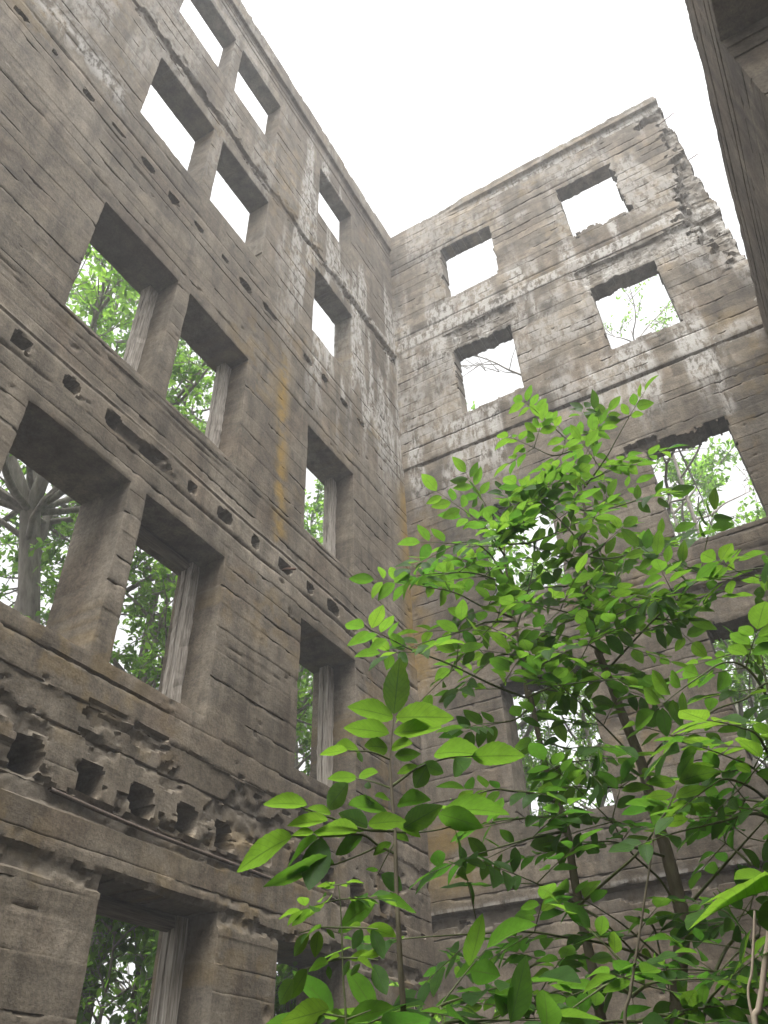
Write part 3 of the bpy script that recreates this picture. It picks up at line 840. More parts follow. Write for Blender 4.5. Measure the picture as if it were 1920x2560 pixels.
# ---- the sapling with big leaves in front of the corner
rng = np.random.default_rng(71)
H1 = 1.25
tp = [at(*cA(*p), H1) for p in ((935, 2000), (915, 1700), (893, 1250), (886, 1000), (868, 760), (862, 600), (880, 385))]
sap = tag(empty('sapling', to_ground(tp[0])), 'slender young tree with very large pointed leaves, in front of the corner of the walls', 'sapling')
st = Tubes(10); sp_ = spline([to_ground(tp[0])] + tp, 8)
st.add(sp_, np.interp(arc(sp_), [0, 0.7, 0.82, 0.93, 1], [0.0085, 0.0060, 0.0042, 0.0026, 0.0014])); st.build('stem', STEM, sap)
tw = Tubes(6); L = []
for pts, r in (([(862, 620, 0), (760, 580, -.03), (640, 575, -.06)], .0018), ([(875, 755, 0), (1010, 660, .04), (1150, 615, .07), (1290, 602, .10)], .0024),
               ([(870, 770, 0), (770, 735, .05), (680, 715, .09)], .002), ([(882, 990, 0), (740, 985, -.03), (620, 945, -.06), (400, 868, -.10)], .0024),
               ([(882, 1105, 0), (800, 1065, .0), (720, 1010, -.03), (500, 1020, -.06), (355, 1020, -.09)], .0022), ([(890, 995, 0), (1000, 998, .08), (1150, 975, .14), (1300, 915, .2)], .0018),
               ([(885, 1050, 0), (840, 1130, .0), (795, 1220, .02)], .0013), ([(800, 1070, 0), (690, 1120, -.02), (570, 1165, -.05), (430, 1190, -.08)], .0016), ([(890, 1330, 0), (780, 1340, -.03)], .0014)):
    q = spline([at(*cA(x, y), H1 + dh) for x, y, dh in pts], 6); tw.add(q, np.linspace(r, r * .5, len(q)))
for b, t, hb, ht, br, tone in (  # first entry, the top leaf: tone raised to imitate light shining through
    ((880, 385), (912, 92), 0, -.02, .5, 1.0), ((880, 402), (652, 333), 0, .02, .35, .72), ((890, 402), (1198, 392), 0, -.02, .38, .75),
    ((857, 485), (617, 443), 0, -.02, .36, .7), ((878, 480), (1138, 468), 0, .02, .34, .66), ((848, 558), (735, 545), 0, .04, .5, .7), ((868, 556), (968, 528), 0, .04, .5, .7),
    ((640, 575), (488, 580), -.06, -.08, .15, .75), ((700, 575), (597, 528), -.04, 0, .25, .7), ((690, 580), (722, 636), -.05, -.05, .7, .7),
    ((885, 600), (1022, 590), .03, .05, .8, .25), ((1282, 604), (1560, 596), .10, .12, .38, .68), ((1090, 592), (1312, 553), .06, .12, .2, .55),
    ((1195, 610), (1283, 722), .08, .03, .6, .62), ((1062, 640), (985, 772), .05, .03, .8, .62), ((1030, 640), (1142, 690), .05, .03, .6, .5), ((1000, 650), (900, 690), .04, .06, .6, .6),
    ((690, 715), (538, 712), .09, .1, .25, .5), ((700, 702), (795, 682), .08, .12, .4, .55), ((645, 742), (515, 888), .08, .04, .7, .58), ((752, 735), (738, 782), .05, .04, .5, .4),
    ((432, 856), (198, 832), -.10, -.12, .38, .66), ((540, 935), (322, 952), -.08, -.1, .34, .72), ((555, 902), (428, 868), -.06, -.05, .3, .6),
    ((745, 965), (598, 898), -.03, .02, .7, .55), ((745, 955), (942, 930), -.03, -.02, .5, .6), ((930, 975), (1122, 858), .02, .03, .75, .58),
    ((695, 992), (458, 985), -.04, -.08, .3, .62), ((465, 1002), (348, 1000), -.07, -.08, .35, .7), ((355, 1020), (32, 1172), -.09, -.14, .42, .6),
    ((505, 1022), (440, 1302), -.06, -.10, .85, .12), ((485, 1030), (308, 1168), -.06, -.1, .25, .2), ((572, 1160), (182, 1236), -.05, -.11, .18, .42), ((452, 1185), (308, 1230), -.08, -.1, .2, .25),
    ((720, 1012), (568, 1112), -.03, -.05, .45, .15), ((1125, 892), (1442, 832), .14, .2, .18, .4), ((1110, 900), (1337, 962), .12, .16, .5, .18),
    ((900, 852), (1042, 800), .02, .06, .35, .2), ((868, 1052), (768, 1110), 0, 0, .4, .35), ((815, 1215), (942, 1302), .02, 0, .75, .2), ((800, 1192), (736, 1190), .02, .03, .3, .2),
    ((785, 1365), (548, 1484), -.03, -.07, .55, .18), ((792, 1332), (997, 1420), -.02, -.05, .28, .25), ((760, 850), (750, 780), .03, .06, .3, .1), ((840, 880), (640, 860), .03, .1, .3, .3), ((860, 830), (790, 800), .03, .06, .4, .4),
    ((930, 960), (1010, 1010), .02, .05, .5, .5), ((890, 1000), (960, 1050), .03, .05, .5, .5), ((1000, 1000), (900, 960), .06, .1, .4, .4)):
    one_leaf(L, cA, b, t, H1 + hb, H1 + ht, br, tone, rng)
tw.build('twig', TWIG, sap); leaf_mesh('foliage', L, T_BIG, LEAF_N, sap, rng)

# ---- the pale seedling beside it
H2 = 1.15
tp = [at(*cA(*p), H2) for p in ((632, 2000), (618, 1760), (610, 1500), (602, 1350), (592, 1268))]
see = tag(empty('seedling', to_ground(tp[0])), 'small pale yellow-green seedling with drooping leaflets, left of the large-leaved young tree', 'seedling')
st = Tubes(8); sp_ = spline([to_ground(tp[0])] + tp, 8); st.add(sp_, np.interp(arc(sp_), [0, .8, 1], [.004, .0028, .0007]))
tw = st; L = []
for x0, y0, x1, y1, n, l_, dh in ((602, 1345, 395, 1385, 4, .034, -.03), (606, 1345, 800, 1328, 4, .034, .03), (594, 1270, 550, 1268, 2, .02, 0), (594, 1270, 640, 1258, 2, .02, 0)):
    compound(L, tw, at(*cA(x0, y0), H2), at(*cA(x1, y1), H2 + dh), n, l_, rng, .95, .2, rad=.001)
for pts in ([(610, 1492), (500, 1492), (390, 1520)], [(610, 1492), (700, 1492), (800, 1500)], [(612, 1650), (530, 1670), (430, 1705), (350, 1760)], [(614, 1650), (700, 1650), (800, 1660)], [(625, 1955), (480, 1940), (330, 1985)], [(628, 1970), (760, 1920)]):
    q = spline([at(*cA(*p), H2) for p in pts], 5); tw.add(q, np.linspace(.0014, .0007, len(q)))
for b, t, hb, ht, br, tone in (
    ((442, 1520), (352, 1645), 0, -.01, .5, .9), ((490, 1508), (472, 1648), 0, .01, .6, .95), ((530, 1500), (577, 1548), 0, 0, .5, .95), ((505, 1490), (378, 1527), 0, -.03, .2, .4),
    ((715, 1498), (665, 1605), 0, 0, .7, .45), ((765, 1500), (835, 1655), 0, 0, .75, .4), ((742, 1490), (892, 1535), 0, .03, .3, .85), ((640, 1492), (700, 1470), 0, .03, .3, .8),
    ((600, 1640), (515, 1660), 0, -.02, .3, .8), ((540, 1680), (424, 1700), 0, -.03, .5, .35), ((540, 1690), (548, 1760), 0, 0, .5, .35), ((432, 1708), (345, 1865), 0, -.02, .4, .35), ((362, 1760), (272, 1895), -.02, -.04, .5, .7),
    ((650, 1662), (618, 1742), 0, 0, .5, .9), ((705, 1680), (655, 1742), 0, 0, .7, .85), ((775, 1682), (850, 1845), 0, -.01, .7, .8), ((700, 1642), (835, 1640), 0, .03, .25, .9), ((660, 1640), (760, 1635), 0, .04, .3, .9), ((690, 1660), (800, 1690), 0, -.02, .3, .85),
    ((545, 1912), (305, 1992), 0, -.04, .4, .8), ((490, 1940), (515, 2010), 0, -.02, .7, .85), ((620, 1960), (560, 1920), 0, .02, .4, .75), ((640, 1975), (872, 1888), 0, .03, .35, .3), ((420, 1980), (360, 2030), 0, -.02, .6, .8)):
    one_leaf(L, cA, b, t, H2 + hb, H2 + ht, br, tone, rng)
st.build('stem', TWIG, see); leaf_mesh('foliage', L, T_BIG, LEAF_N, see, rng)

# ---- the two tall saplings in the middle
def b_(f, pts, **kw):
    if f is cD: kw['low'] = True
    return (mp(f, pts), kw)
H3 = 2.55
sapling('tall young tree with olive-brown stem, its top reaching the third-floor windows of the end wall',
    mp(cD, [(870, 2212), (868, 1950), (890, 1640), (870, 1500), (800, 1230), (740, 1030), (690, 850), (650, 700), (560, 470), (500, 320), (450, 180), (400, 60)]) + mp(cB, [(905, 1130), (860, 1000), (840, 880), (825, 760), (812, 640), (835, 500), (800, 380), (785, 290), (765, 180), (770, 110)]),
    H3, [.030, .028, .026, .024, .021, .016, .011, .006, .002],
    [b_(cB, [(830, 395), (880, 330, 2.5), (935, 250, 2.45), (1005, 125, 2.4)], start=.35),
     b_(cB, [(775, 230), (690, 250, 2.5), (605, 215, 2.4)], start=.2), b_(cB, [(770, 190), (700, 130), (640, 75, 2.45)], start=.35), b_(cB, [(770, 190), (790, 140), (810, 90, 2.6)], start=.1),
     b_(cB, [(790, 300), (860, 230, 2.7), (880, 150, 2.8)], start=.2), b_(cB, [(800, 380), (720, 375, 2.5), (625, 385, 2.35)], start=.2), b_(cB, [(835, 500), (960, 485, 2.5), (1070, 450, 2.4)], start=.6),
     b_(cB, [(800, 390), (900, 340, 2.6), (1020, 290, 2.6)], start=.45),
     b_(cB, [(812, 640), (860, 560, 2.6), (905, 470, 2.7)], start=.2), b_(cB, [(812, 640), (720, 540, 2.5), (640, 470, 2.4)], start=.25), b_(cB, [(835, 500), (740, 470, 2.5), (700, 430, 2.4)], start=.2),
     b_(cB, [(820, 700), (930, 715, 2.45), (1060, 690, 2.35), (1150, 665, 2.3)], start=.2), b_(cB, [(820, 720), (940, 640, 2.6), (990, 590, 2.7)], start=.3),
     b_(cB, [(825, 760), (700, 700, 2.4), (560, 640, 2.3)], start=.2), b_(cB, [(840, 880), (960, 870, 2.45), (1070, 880, 2.3)], start=.2), b_(cB, [(840, 880), (730, 800, 2.65), (600, 740, 2.75)], start=.2),
     b_(cB, [(860, 1000), (980, 965, 2.4), (1070, 930, 2.3)], start=.2), b_(cB, [(860, 1000), (760, 960, 2.35), (640, 930, 2.2)], start=.25), b_(cB, [(850, 950), (900, 800, 2.8), (960, 740, 2.95)], start=.3),
     b_(cB, [(940, 1210), (1050, 1090, 2.4), (1150, 985, 2.3), (1230, 920, 2.25), (1335, 820, 2.2), (1480, 780, 2.15), (1590, 762, 2.1)], start=.58, step=.12), b_(cB, [(1310, 835, 2.2), (1240, 760, 2.2), (1190, 700, 2.25)], start=.25), b_(cB, [(1340, 820, 2.2), (1360, 750, 2.2), (1372, 690, 2.2)], start=.2), b_(cB, [(1150, 985, 2.3), (1240, 990, 2.3), (1280, 970, 2.25)], start=.2),
     b_(cB, [(905, 1130), (1000, 1080, 2.4), (1100, 1040, 2.3)], start=.3), b_(cB, [(905, 1130), (800, 1080, 2.4), (690, 1050, 2.3)], start=.2),
     b_(cB, [(930, 1200), (860, 1190, 2.4), (760, 1150, 2.2)], start=.2), b_(cB, [(940, 1230), (930, 1280, 2.4), (1000, 1290, 2.3)], start=.2),
     b_(cD, [(650, 720), (480, 540, 2.5), (350, 410, 2.4), (240, 310, 2.3)], start=.35, tone=.3), b_(cD, [(685, 720), (750, 620, 2.5), (820, 565, 2.4), (950, 505, 2.3), (1150, 490, 2.2)], start=.35, tone=.45),
     b_(cD, [(690, 835), (530, 850, 2.4), (340, 845, 2.25)], start=.25), b_(cD, [(870, 1560), (760, 1380, 2.5), (600, 1230, 2.4), (480, 1050, 2.3), (320, 890, 2.2)], start=.7, tone=.2), b_(cD, [(800, 1250), (660, 1210, 2.45), (470, 1160, 2.35), (300, 1180, 2.3)], start=.55, tone=.15),
     b_(cD, [(845, 1920), (640, 1810, 2.4), (400, 1740, 2.3), (200, 1710, 2.2), (0, 1680, 2.1), (-280, 1690, 2.0), (-590, 1710, 1.95)], start=.35, tone=.3, step=.15),
     b_(cD, [(860, 1980), (760, 1830, 2.4), (560, 1650, 2.3), (430, 1560, 2.2)], start=.6, tone=.3), b_(cD, [(640, 1600, 2.3), (720, 1650, 2.4), (760, 1800, 2.45), (800, 1960, 2.5)], start=.05, tone=.3, step=.3)],
    5, .078, T_MID, step=.19, clen=.17, tone=.55)
sapling('tall young tree with thin grey stem, leaning left of the olive-brown one',
    mp(cD, [(425, 2212), (385, 1950), (330, 1700), (290, 1500), (260, 1330), (225, 1100), (170, 920), (110, 760), (50, 500), (10, 300)]) + mp(cB, [(575, 1340), (545, 1130), (510, 960), (490, 830), (470, 700), (480, 600), (505, 500)]),
    2.35, [.020, .018, .017, .0145, .010, .006, .0025],
    [b_(cB, [(505, 980), (370, 930, 2.25), (250, 870, 2.15), (110, 840, 2.1)], start=.25), b_(cB, [(490, 830), (400, 690, 2.3), (300, 640, 2.2), (170, 690, 2.1)], start=.25), b_(cB, [(490, 830), (330, 780, 2.2), (200, 780, 2.1)], start=.3, tone=.35),
     b_(cB, [(470, 700), (400, 590, 2.25), (330, 530, 2.2)], start=.2), b_(cB, [(480, 600), (430, 530, 2.4), (390, 480, 2.45)], start=.2, tone=.35), b_(cB, [(480, 600), (560, 560, 2.3), (640, 520, 2.25)], start=.2, tone=.35), b_(cB, [(505, 500), (540, 460), (590, 430)], start=.1, tone=.35),
     b_(cB, [(490, 650), (600, 640, 2.3), (740, 580, 2.2)], start=.2, tone=.5), b_(cB, [(520, 1040), (580, 850, 2.4), (600, 740, 2.45)], start=.35, tone=.3), b_(cB, [(500, 880), (620, 850, 2.45), (740, 840, 2.5)], start=.2, tone=.25),
     b_(cB, [(500, 900), (420, 820, 2.5), (300, 760, 2.6)], start=.2, tone=.3),
     b_(cB, [(560, 1340), (430, 1290, 2.2), (220, 1190, 2.1), (60, 1130, 2.0), (0, 1100, 1.95)], start=.25, tone=.55), b_(cB, [(545, 1130), (650, 1060, 2.4), (760, 990, 2.4)], start=.25, tone=.55), b_(cB, [(520, 1000), (400, 1000, 2.25), (250, 1050, 2.1), (150, 1080, 2.05)], start=.2, tone=.75),
     b_(cB, [(530, 1060), (420, 1060, 2.4), (330, 1120, 2.5)], start=.2, tone=.7), b_(cB, [(560, 1250), (680, 1170, 2.3), (800, 1110, 2.25)], start=.25, tone=.45), b_(cB, [(545, 1150), (450, 1150, 2.25), (380, 1200, 2.2)], start=.2, tone=.4), b_(cB, [(560, 1250), (640, 1250, 2.4), (760, 1230, 2.5)], start=.2, tone=.35),
     b_(cB, [(575, 1340), (700, 1290, 2.3), (850, 1270, 2.25)], start=.25, tone=.35),
     b_(cD, [(20, 380), (-80, 460, 2.25), (-230, 480, 2.1)], start=.25, tone=.35), b_(cD, [(60, 560), (200, 620, 2.25), (280, 620, 2.2)], start=.3, tone=.2), b_(cD, [(110, 760), (260, 700, 2.3), (330, 740, 2.2)], start=.3, tone=.3),
     b_(cD, [(170, 940), (0, 880, 2.2), (-200, 860, 2.0), (-330, 900, 1.9)], start=.2, tone=.4), b_(cD, [(200, 1020), (40, 1020, 2.2), (-150, 1040, 2.0)], start=.2, tone=.3), b_(cD, [(225, 1100), (60, 1130, 2.2), (-120, 1180, 2.0), (-250, 1220, 1.95)], start=.2, tone=.3), b_(cD, [(180, 980), (330, 1010, 2.3), (440, 1030, 2.25)], start=.3, tone=.15),
     b_(cD, [(290, 1530), (460, 1380, 2.2), (620, 1240, 2.05), (740, 1080, 1.9), (800, 980, 1.85)], start=2, tone=.6, pairs=(0, 0), clen=.02, ll=.03),
     b_(cD, [(290, 1530), (150, 1450, 2.2), (0, 1380, 2.1)], start=.8, tone=.3), b_(cD, [(300, 1540), (430, 1620, 2.3), (640, 1830, 2.4), (850, 2060, 2.5)], start=1.5, pairs=(0, 0), clen=.02, ll=.03)],
    6, .078, T_MID, step=.19, clen=.17, tone=.5)

# ---- a nearer spray of big leaflets in the middle right, and a leaf pair reaching in from the right edge
rng = np.random.default_rng(88)
def spray(label, root_px, f, hd, stem, leaves, name='seedling', rad=.004, cat='seedling'):
    tp = [at(*f(*p[:2]), hd + (p[2] if len(p) > 2 else 0)) for p in stem]
    o = tag(empty(name, to_ground(tp[0])), label, cat)
    st = Tubes(8); q = spline([to_ground(tp[0])] + tp, 7); st.add(q, rad * np.interp(arc(q), [0, .8, 1], [1, .8, .3])); st.build('stem', STEM, o)
    L = []
    for b, t, hb, ht, br, tone in leaves: one_leaf(L, f, b, t, hd + hb, hd + ht, br, tone, rng)
    leaf_mesh('foliage', L, T_BIG, LEAF_N, o, rng)
    return o
spray('slender seedling bearing one open spray of bright oval leaflets, in front of the forked stem', None, cD, 1.7,
    [(560, 2212), (640, 1700), (735, 1080), (800, 980), (835, 900), (858, 835)],
    [((868, 795), (948, 655), 0, 0, .7, .8), ((850, 822), (680, 822), 0, .02, .4, .75), ((868, 815), (1085, 738), 0, .02, .4, .75), ((880, 790), (1058, 712), 0, .05, .3, .75), ((832, 895), (675, 893), 0, 0, .33, .7), ((850, 905), (1028, 838), 0, -.02, .35, .72),
     ((800, 950), (560, 935), 0, .03, .12, .3), ((790, 960), (700, 1010), 0, 0, .4, .6), ((820, 965), (930, 940), 0, .03, .3, .6), ((770, 1000), (690, 960), 0, .04, .4, .6), ((800, 985), (880, 990), 0, .03, .35, .5)])
spray('sapling at the right edge reaching in with a few very large drooping leaves', None, cD, .95,
    [(1620, 2212), (1600, 1800), (1560, 1480), (1490, 1430)],
    [((1410, 1385), (960, 1475), 0, -.08, -.1, .75), ((1400, 1440), (865, 1568), 0, -.1, .0, .72), ((1440, 1400), (1200, 1330), .05, .1, .2, .6), ((1420, 1470), (1360, 1640), 0, -.05, .5, .5), ((1480, 1420), (1620, 1300), 0, 0, .5, .6)], name='sapling', rad=.008, cat='sapling')

# ---- shrubs along the right edge and the low growth at the foot of the picture
sapling('leafy shrub at the right edge with long arching branches under the second-floor window',
    mp(cD, [(1500, 2212), (1480, 1800), (1450, 1300), (1440, 900), (1420, 500)]), 2.0, [.012, .009, .006, .001],
    [b_(cD, [(1450, 620), (1382, 250, 1.95), (1250, 340, 1.9), (1080, 400, 1.85), (960, 490, 1.8)], start=.25, tone=.6, ll=.075), b_(cD, [(1430, 420), (1280, 180, 1.9), (1130, 130, 1.85), (960, 230, 1.8)], start=.2, tone=.45, ll=.08), b_(cD, [(1420, 450), (1330, 60, 2.0), (1250, 60, 2.0)], start=.2, tone=.55),
     b_(cD, [(1440, 800), (1330, 560, 1.8), (1210, 500, 1.7)], start=.35, tone=.95, ll=.09), b_(cD, [(1440, 900), (1300, 740, 1.9), (1120, 660, 1.8)], start=.3, tone=.6), b_(cD, [(1450, 1000), (1300, 860, 1.9), (1140, 800, 1.8), (1040, 850, 1.75)], start=.25, tone=.6), b_(cD, [(1440, 950), (1250, 920, 2.0), (1050, 930, 2.0)], start=.2, tone=.1), b_(cD, [(1440, 1050), (1300, 1000, 1.9), (1100, 1050, 1.8), (930, 1090, 1.75)], start=.2, tone=.5),
     b_(cD, [(1450, 1200), (1350, 1000, 2.0), (1240, 960, 2.1)], start=.2, tone=.1), b_(cD, [(1440, 500), (1420, 100, 2.0), (1400, -60, 2.0)], start=.2, tone=.6)],
    9, .064, T_MID, step=.19, clen=.14, tone=.5, name='shrub', cat='shrub')
sapling('dark twiggy shrub at the right edge with bare criss-crossing stems low on the wall',
    mp(cD, [(1300, 2212), (1290, 1900), (1330, 1700), (1382, 1400)]), 2.2, [.009, .007, .004, .001],
    [b_(cD, [(950, 1500, 2.4), (1100, 1330, 2.3), (1270, 1140, 2.2), (1360, 1040, 2.1)], start=.7, tone=.1), b_(cD, [(1290, 1300, 2.2), (1180, 1200, 2.2), (1050, 1110, 2.2)], start=.6, tone=.15), b_(cD, [(1060, 1950, 2.2), (1140, 1780), (1220, 1670), (1130, 1560, 2.2), (1000, 1560, 2.2)], start=.6, tone=.3), b_(cD, [(1290, 1900), (1150, 1910, 2.1), (980, 1900, 2.05)], start=.3, tone=.2, step=.16),
     b_(cD, [(1330, 1700), (1230, 1780, 2.1), (1150, 1860, 2.0)], start=.3, tone=.1), b_(cD, [(1300, 2000), (1200, 2050, 2.0), (1060, 2080, 1.9)], start=.3, tone=.3), b_(cD, [(1310, 1950), (1360, 1850, 2.0), (1330, 1800, 2.0)], start=.2, tone=.15), b_(cD, [(1340, 1650), (1260, 1560, 2.2), (1180, 1540, 2.2)], start=.3, tone=.2)],
    10, .062, T_MID, step=.20, clen=.13, tone=.25, name='shrub', cat='shrub')
sapling('dim low shrub at the foot of the end wall, left of the tall grey stem',
    mp(cD, [(60, 2300), (20, 2100), (-20, 1900)]), 2.7, [.008, .005, .001],
    [b_(cD, [(-20, 1900), (-120, 1840), (-260, 1830, 2.6)], start=.2), b_(cD, [(-20, 1900), (90, 1850, 2.6), (170, 1900, 2.5)], start=.2), b_(cD, [(20, 2100), (-120, 2060, 2.5), (-300, 2080, 2.4)], start=.2), b_(cD, [(20, 2100), (140, 2030, 2.5), (290, 2010, 2.4)], start=.2), b_(cD, [(30, 2150), (60, 2050, 2.3), (110, 1960, 2.2)], start=.2), b_(cD, [(30, 2150), (-60, 2120, 2.2), (-180, 2170, 2.1)], start=.2)],
    12, .07, T_MID, step=.2, clen=.15, tone=.15, name='shrub', cat='shrub')
sapling('low broad-leaved growth at the bottom edge, between the two nearest young stems',
    mp(cA, [(1080, 2150), (1060, 2050), (1050, 1980)]), 1.5, [.005, .003, .0008],
    [b_(cA, [(1050, 1980), (1120, 1900), (1250, 1850, 1.45)], start=.3, tone=.2), b_(cA, [(1050, 1980), (960, 1930), (860, 1950, 1.4)], start=.2, tone=.2), b_(cA, [(1060, 2050), (1180, 1980, 1.4), (1340, 1990, 1.35)], start=.2, tone=.4), b_(cA, [(1060, 2050), (930, 2030, 1.35)], start=.2, tone=.2)],
    13, .095, T_MID, step=.13, clen=.16, tone=.25, name='low_plant', cat='plant', pairs=(1, 2))
sapling('low sapling with long leaflets at the bottom edge below the olive-brown stem',
    mp(cD, [(640, 2400), (620, 2200), (600, 2050)]), 1.9, [.006, .004, .0008],
    [b_(cD, [(600, 2050), (480, 1980, 1.85), (340, 2060, 1.8)], start=.2), b_(cD, [(600, 2050), (700, 1980, 1.8), (840, 1960, 1.75)], start=.3), b_(cD, [(620, 2200), (760, 2160, 1.8), (920, 2190, 1.7)], start=.2), b_(cD, [(620, 2200), (450, 2200, 1.8), (300, 2230, 1.7)], start=.2), b_(cD, [(600, 2050), (560, 1880, 1.9), (480, 1790, 1.9)], start=.3, tone=.8, ll=.06), b_(cD, [(1000, 2212), (1040, 2080, 1.8), (1110, 2000, 1.75)], start=.4, tone=.7)],
    14, .068, T_MID, step=.2, clen=.14, tone=.4)
for (pts, r, lab) in (([(1310, 2230), (1345, 2020), (1365, 1850), (1385, 1720), (1390, 1600)], .0065, 'thick pale dry cane at the lower right edge'), ([(1275, 2100), (1290, 1900), (1300, 1700), (1305, 1560)], .003, 'thin pale dry cane beside the thicker one at the right')):
    p3 = [at(*cD(*p), 1.6) for p in pts]
    cn = Tubes(7); q = spline([to_ground(p3[0])] + p3, 6); cn.add(q, np.linspace(r, r * .7, len(q)))
    tag(cn.build('dry_cane', CANE), lab, 'cane')

# ------------------------------------------------------------------ the wood outside
def tree_parts(seed, h, crown0, spread, limbs, subs, twigs, lpt, lsize, r0, fork=None, droop=0.0, bare=False, lean=0.05):
    rng = np.random.default_rng(seed)
    tb = Tubes(7); L = []
    n = 9
    lat = np.cumsum(rng.normal(0, lean * h / n, (n, 2)), 0); lat[0] = 0
    tr = np.column_stack([lat, np.linspace(0, h * 0.93, n)])
    sp = spline(tr, 4)
    tops = [sp]
    if fork:
        i = np.searchsorted(sp[:, 2], fork); stem = sp[:i + 1]
        tb.add(stem, np.linspace(r0, r0 * 0.8, len(stem)), 9)
        tops = []
        for a in (0.3, 2.5, 4.4):
            out = np.array([math.cos(a), math.sin(a), 0])
            m = len(sp) - i; q = sp[i:] + out[None] * (np.linspace(0, 1, m) ** 0.8)[:, None] * 0.22 * (h - fork) + np.cumsum(rng.normal(0, .02, (m, 3)), 0)
            q[0] = stem[-1]; tb.add(q, np.linspace(r0 * 0.62, r0 * 0.1, m), 7); tops.append(q)
    else:
        tb.add(sp, np.linspace(r0, r0 * 0.12, len(sp)), 9)
    for li in range(limbs):
        sp_ = tops[li % len(tops)]
        zz = h * (crown0 + (0.95 - crown0) * ((li + rng.random()) / limbs))
        i = min(np.searchsorted(sp_[:, 2], zz), len(sp_) - 2)
        if fork and sp_[0, 2] > zz: i = 0
        p = sp_[i]; az = li * 2.4 + rng.normal(0, .4)
        rel = (zz / h - crown0) / (1 - crown0)
        ln = spread * (1.0 - 0.65 * rel) * rng.uniform(.7, 1.15)
        el = rng.uniform(.1, .6) + 0.5 * rel
        d = np.array([math.cos(az) * math.cos(el), math.sin(az) * math.cos(el), math.sin(el)])
        q = [p + d * ln * t + np.array([0, 0, 0.12 * ln * t * t * (1 - 2 * droop)]) + rng.normal(0, .03 * ln, 3) * (t > 0) for t in np.linspace(0, 1, 5)]
        q = spline(q, 3); rl = max(.012, r0 * .35 * (1 - .5 * rel)); tb.add(q, np.linspace(rl, rl * .25, len(q)), 6)
        for si in range(subs):
            j = int(len(q) * rng.uniform(.25, .98)); j = min(j, len(q) - 1)
            d2 = unit(d + rng.normal(0, .75, 3) + UP * .15); l2 = ln * rng.uniform(.22, .45)
            s2 = [q[j] + d2 * l2 * t + rng.normal(0, .03 * l2, 3) * (t > 0) for t in np.linspace(0, 1, 4)]
            tb.add(s2, np.linspace(rl * .35, rl * .1, 4), 5)
            for ti in range(twigs):
                k = rng.uniform(.3, 1.0); b = s2[0] + (s2[-1] - s2[0]) * k
                d3 = unit(d2 + rng.normal(0, .7, 3) - UP * droop); l3 = rng.uniform(.25, .55)
                e = b + d3 * l3
                tb.add([b, (b + e) / 2 + rng.normal(0, .01, 3), e], np.array([.006, .004, .002]), 4)
                if bare: continue
                for _ in range(lpt):
                    u = rng.uniform(.15, 1.05); dd = unit(d3 * .5 + rng.normal(0, .7, 3) - UP * (.15 + droop))
                    L.append((b + (e - b) * u + rng.normal(0, .02, 3), dd, unit(UP + rng.normal(0, .55, 3)), lsize * rng.uniform(.7, 1.25), rng.random()))
    return tb, L
TREES = {}
def tree_proto(key, *a, **k):
    tb, L = tree_parts(*a, **k)
    TREES[key] = (tb, L)
tree_proto('dense', 31, 10.0, .16, 3.0, 24, 6, 5, 20, .088, .13)
tree_proto('tall', 32, 12.0, .40, 2.6, 22, 6, 5, 17, .09, .11, lean=.02)
tree_proto('forked', 33, 10.5, .35, 2.8, 24, 6, 5, 13, .09, .13, fork=6.9, lean=.012)
tree_proto('sparse', 34, 12.0, .5, 2.0, 13, 4, 3, 9, .055, .06, lean=.03)
tree_proto('bare', 35, 10.0, .4, 2.6, 12, 5, 4, 0, .1, .09, bare=True)
tree_proto('bush', 36, 4.2, .05, 1.9, 22, 6, 5, 14, .10, .05)
_mesh = {}
def tree(kind, x, y, h, rz, label, name='tree', cat='tree', tilt=0.0):
    tb, L = TREES[kind]
    H0 = {'dense': 10., 'tall': 12., 'forked': 10.5, 'sparse': 12., 'bare': 10., 'bush': 4.2}[kind]
    root = tag(empty(name, (x, y, GZ)), label, cat)
    root.rotation_euler = (tilt, 0, rz); root.scale = (h / H0,) * 3
    if kind not in _mesh:
        t_ = mesh_obj('trunk', np.concatenate(tb.v), tb.f, BARK, root, loc=0)
        c_ = leaf_mesh_local('crown', L, T_FAR, LEAF_F, root) if L else None
        _mesh[kind] = (t_, c_)
    else:
        for o in _mesh[kind]:
            if o is None: continue
            c = o.copy(); COL.objects.link(c); c.parent = root
    return root
def leaf_mesh_local(name, L, tmpl, mat, root):
    loc = root.location.copy(); root.location = (0, 0, 0)
    o = leaf_mesh(name, L, tmpl, mat, root, np.random.default_rng(5)); root.location = loc
    return o
def tree_px(kind, px, py, hd, h, rz, label, **k):
    p = at(px, py, hd); return tree(kind, p[0], p[1], h, rz, label, **k)

q_ = at(68, 1240, 9.2); tree('forked', q_[0], q_[1] + 2.2, 13.0, 0.0, 'grey forked tree trunk standing outside the leftmost second-floor window', tilt=0.29)
tree_px('tall', 243, 690, 9.5, 15.5, 1.0, 'straight tree with smooth pale trunk outside the leftmost third-floor window')
tree_px('dense', 330, 1340, 8.6, 9.0, 2.0, 'leafy tree close outside the right window of the second-floor pair')
tree_px('tall', 425, 830, 10.0, 13.3, 0.2, 'leafy tree outside the right window of the third-floor pair')
tree_px('dense', 690, 1060, 11.8, 11.4, 3.3, 'bright leafy tree outside the narrow third-floor window near the corner')
tree_px('dense', 655, 1560, 9.5, 8.0, 4.1, 'tree outside the narrow second-floor window near the corner')
tree_px('bush', 245, 2080, 7.5, 3.6, 0.0, 'dark bush filling the ground-floor doorway', name='bush', cat='bush')
tree_px('bush', 300, 2050, 8.2, 4.4, 2.2, 'second dark bush further behind the doorway bush', name='bush', cat='bush')
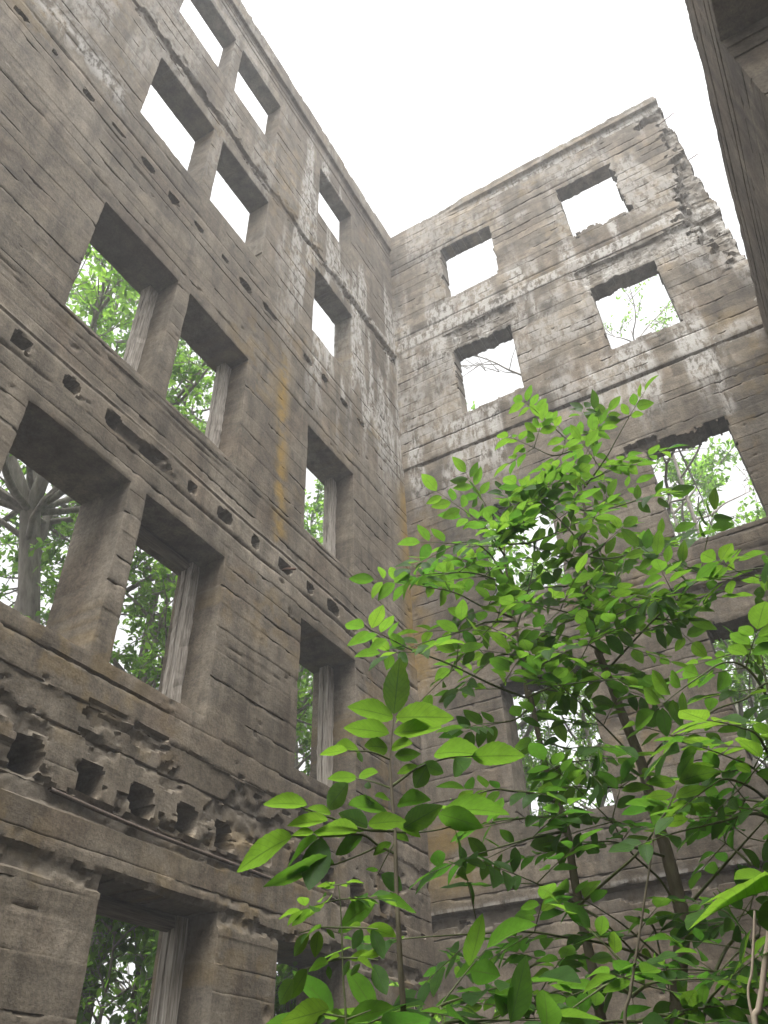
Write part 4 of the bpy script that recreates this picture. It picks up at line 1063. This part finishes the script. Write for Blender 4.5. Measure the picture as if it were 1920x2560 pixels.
tree_px('bush', 625, 2120, 8.0, 3.8, 4.2, 'bush outside the ground-floor window beside the doorway', name='bush', cat='bush')
tree_px('dense', 60, 1900, 12.5, 7.4, 5.0, 'wood-edge tree far outside the left wall, low behind the forked trunk')
tree_px('tall', 400, 1700, 13.5, 10.5, 2.6, 'far tree behind the right window of the second-floor pair')
tree_px('dense', 560, 1500, 15, 11.0, 1.4, 'far tree behind the pier between paired windows and corner window')
tree_px('tall', 690, 1400, 15.5, 13.0, 3.9, 'tall far tree behind the two narrow windows near the corner')
tree_px('dense', 1420, 1120, 13.0, 12.5, 0.9, 'rounded green tree outside the third-floor window at the right')
tree_px('sparse', 1372, 760, 11.6, 16.4, 2.0, 'airy thin-leaved tree top outside the fourth-floor window at the right')
tree_px('bare', 1185, 800, 10.6, 15.0, 0.6, 'leafless tree whose bare branches cross the left fourth-floor window of the end wall', name='bare_tree')
tree_px('dense', 1030, 1000, 12.5, 13.7, 2.5, 'tree whose leafy top just shows over the left fourth-floor sill of the end wall')
tree_px('tall', 1262, 1560, 10.5, 8.6, 1.2, 'tree with dark trunk outside the second-floor window behind the saplings')
tree_px('dense', 1150, 1650, 13.0, 7.4, 3.0, 'low tree far behind the second-floor window that the saplings cover')
tree_px('dense', 1610, 1500, 11.0, 7.6, 5.1, 'tree outside the second-floor window at the right edge')
tree_px('tall', 1500, 1500, 14.5, 9.8, 4.4, 'far tree behind the end wall between its two window columns')

# ------------------------------------------------------------------ foggy air volume, mostly added to approximate veiling lens glare
bx = np.array([(x, y, z) for z in (-2.6, 16.0) for y in (-40.0, 40.0) for x in (-40.0, 40.0)])
hm, hnt, hout = new_mat('glare_haze')
pv = hnt.nodes.new('ShaderNodeVolumePrincipled')
pv.inputs['Color'].default_value = (0.97, 0.98, 1.0, 1)
pv.inputs['Density'].default_value = 0.0068
pv.inputs['Anisotropy'].default_value = 0.2
hnt.links.new(pv.outputs[0], hout.inputs['Volume'])
hz = mesh_obj('veiling_haze', bx, [np.array([(0, 2, 3, 1), (4, 5, 7, 6), (0, 1, 5, 4), (2, 6, 7, 3), (0, 4, 6, 2), (1, 3, 7, 5)])], hm, None, False)
tag(hz, kind='stuff')
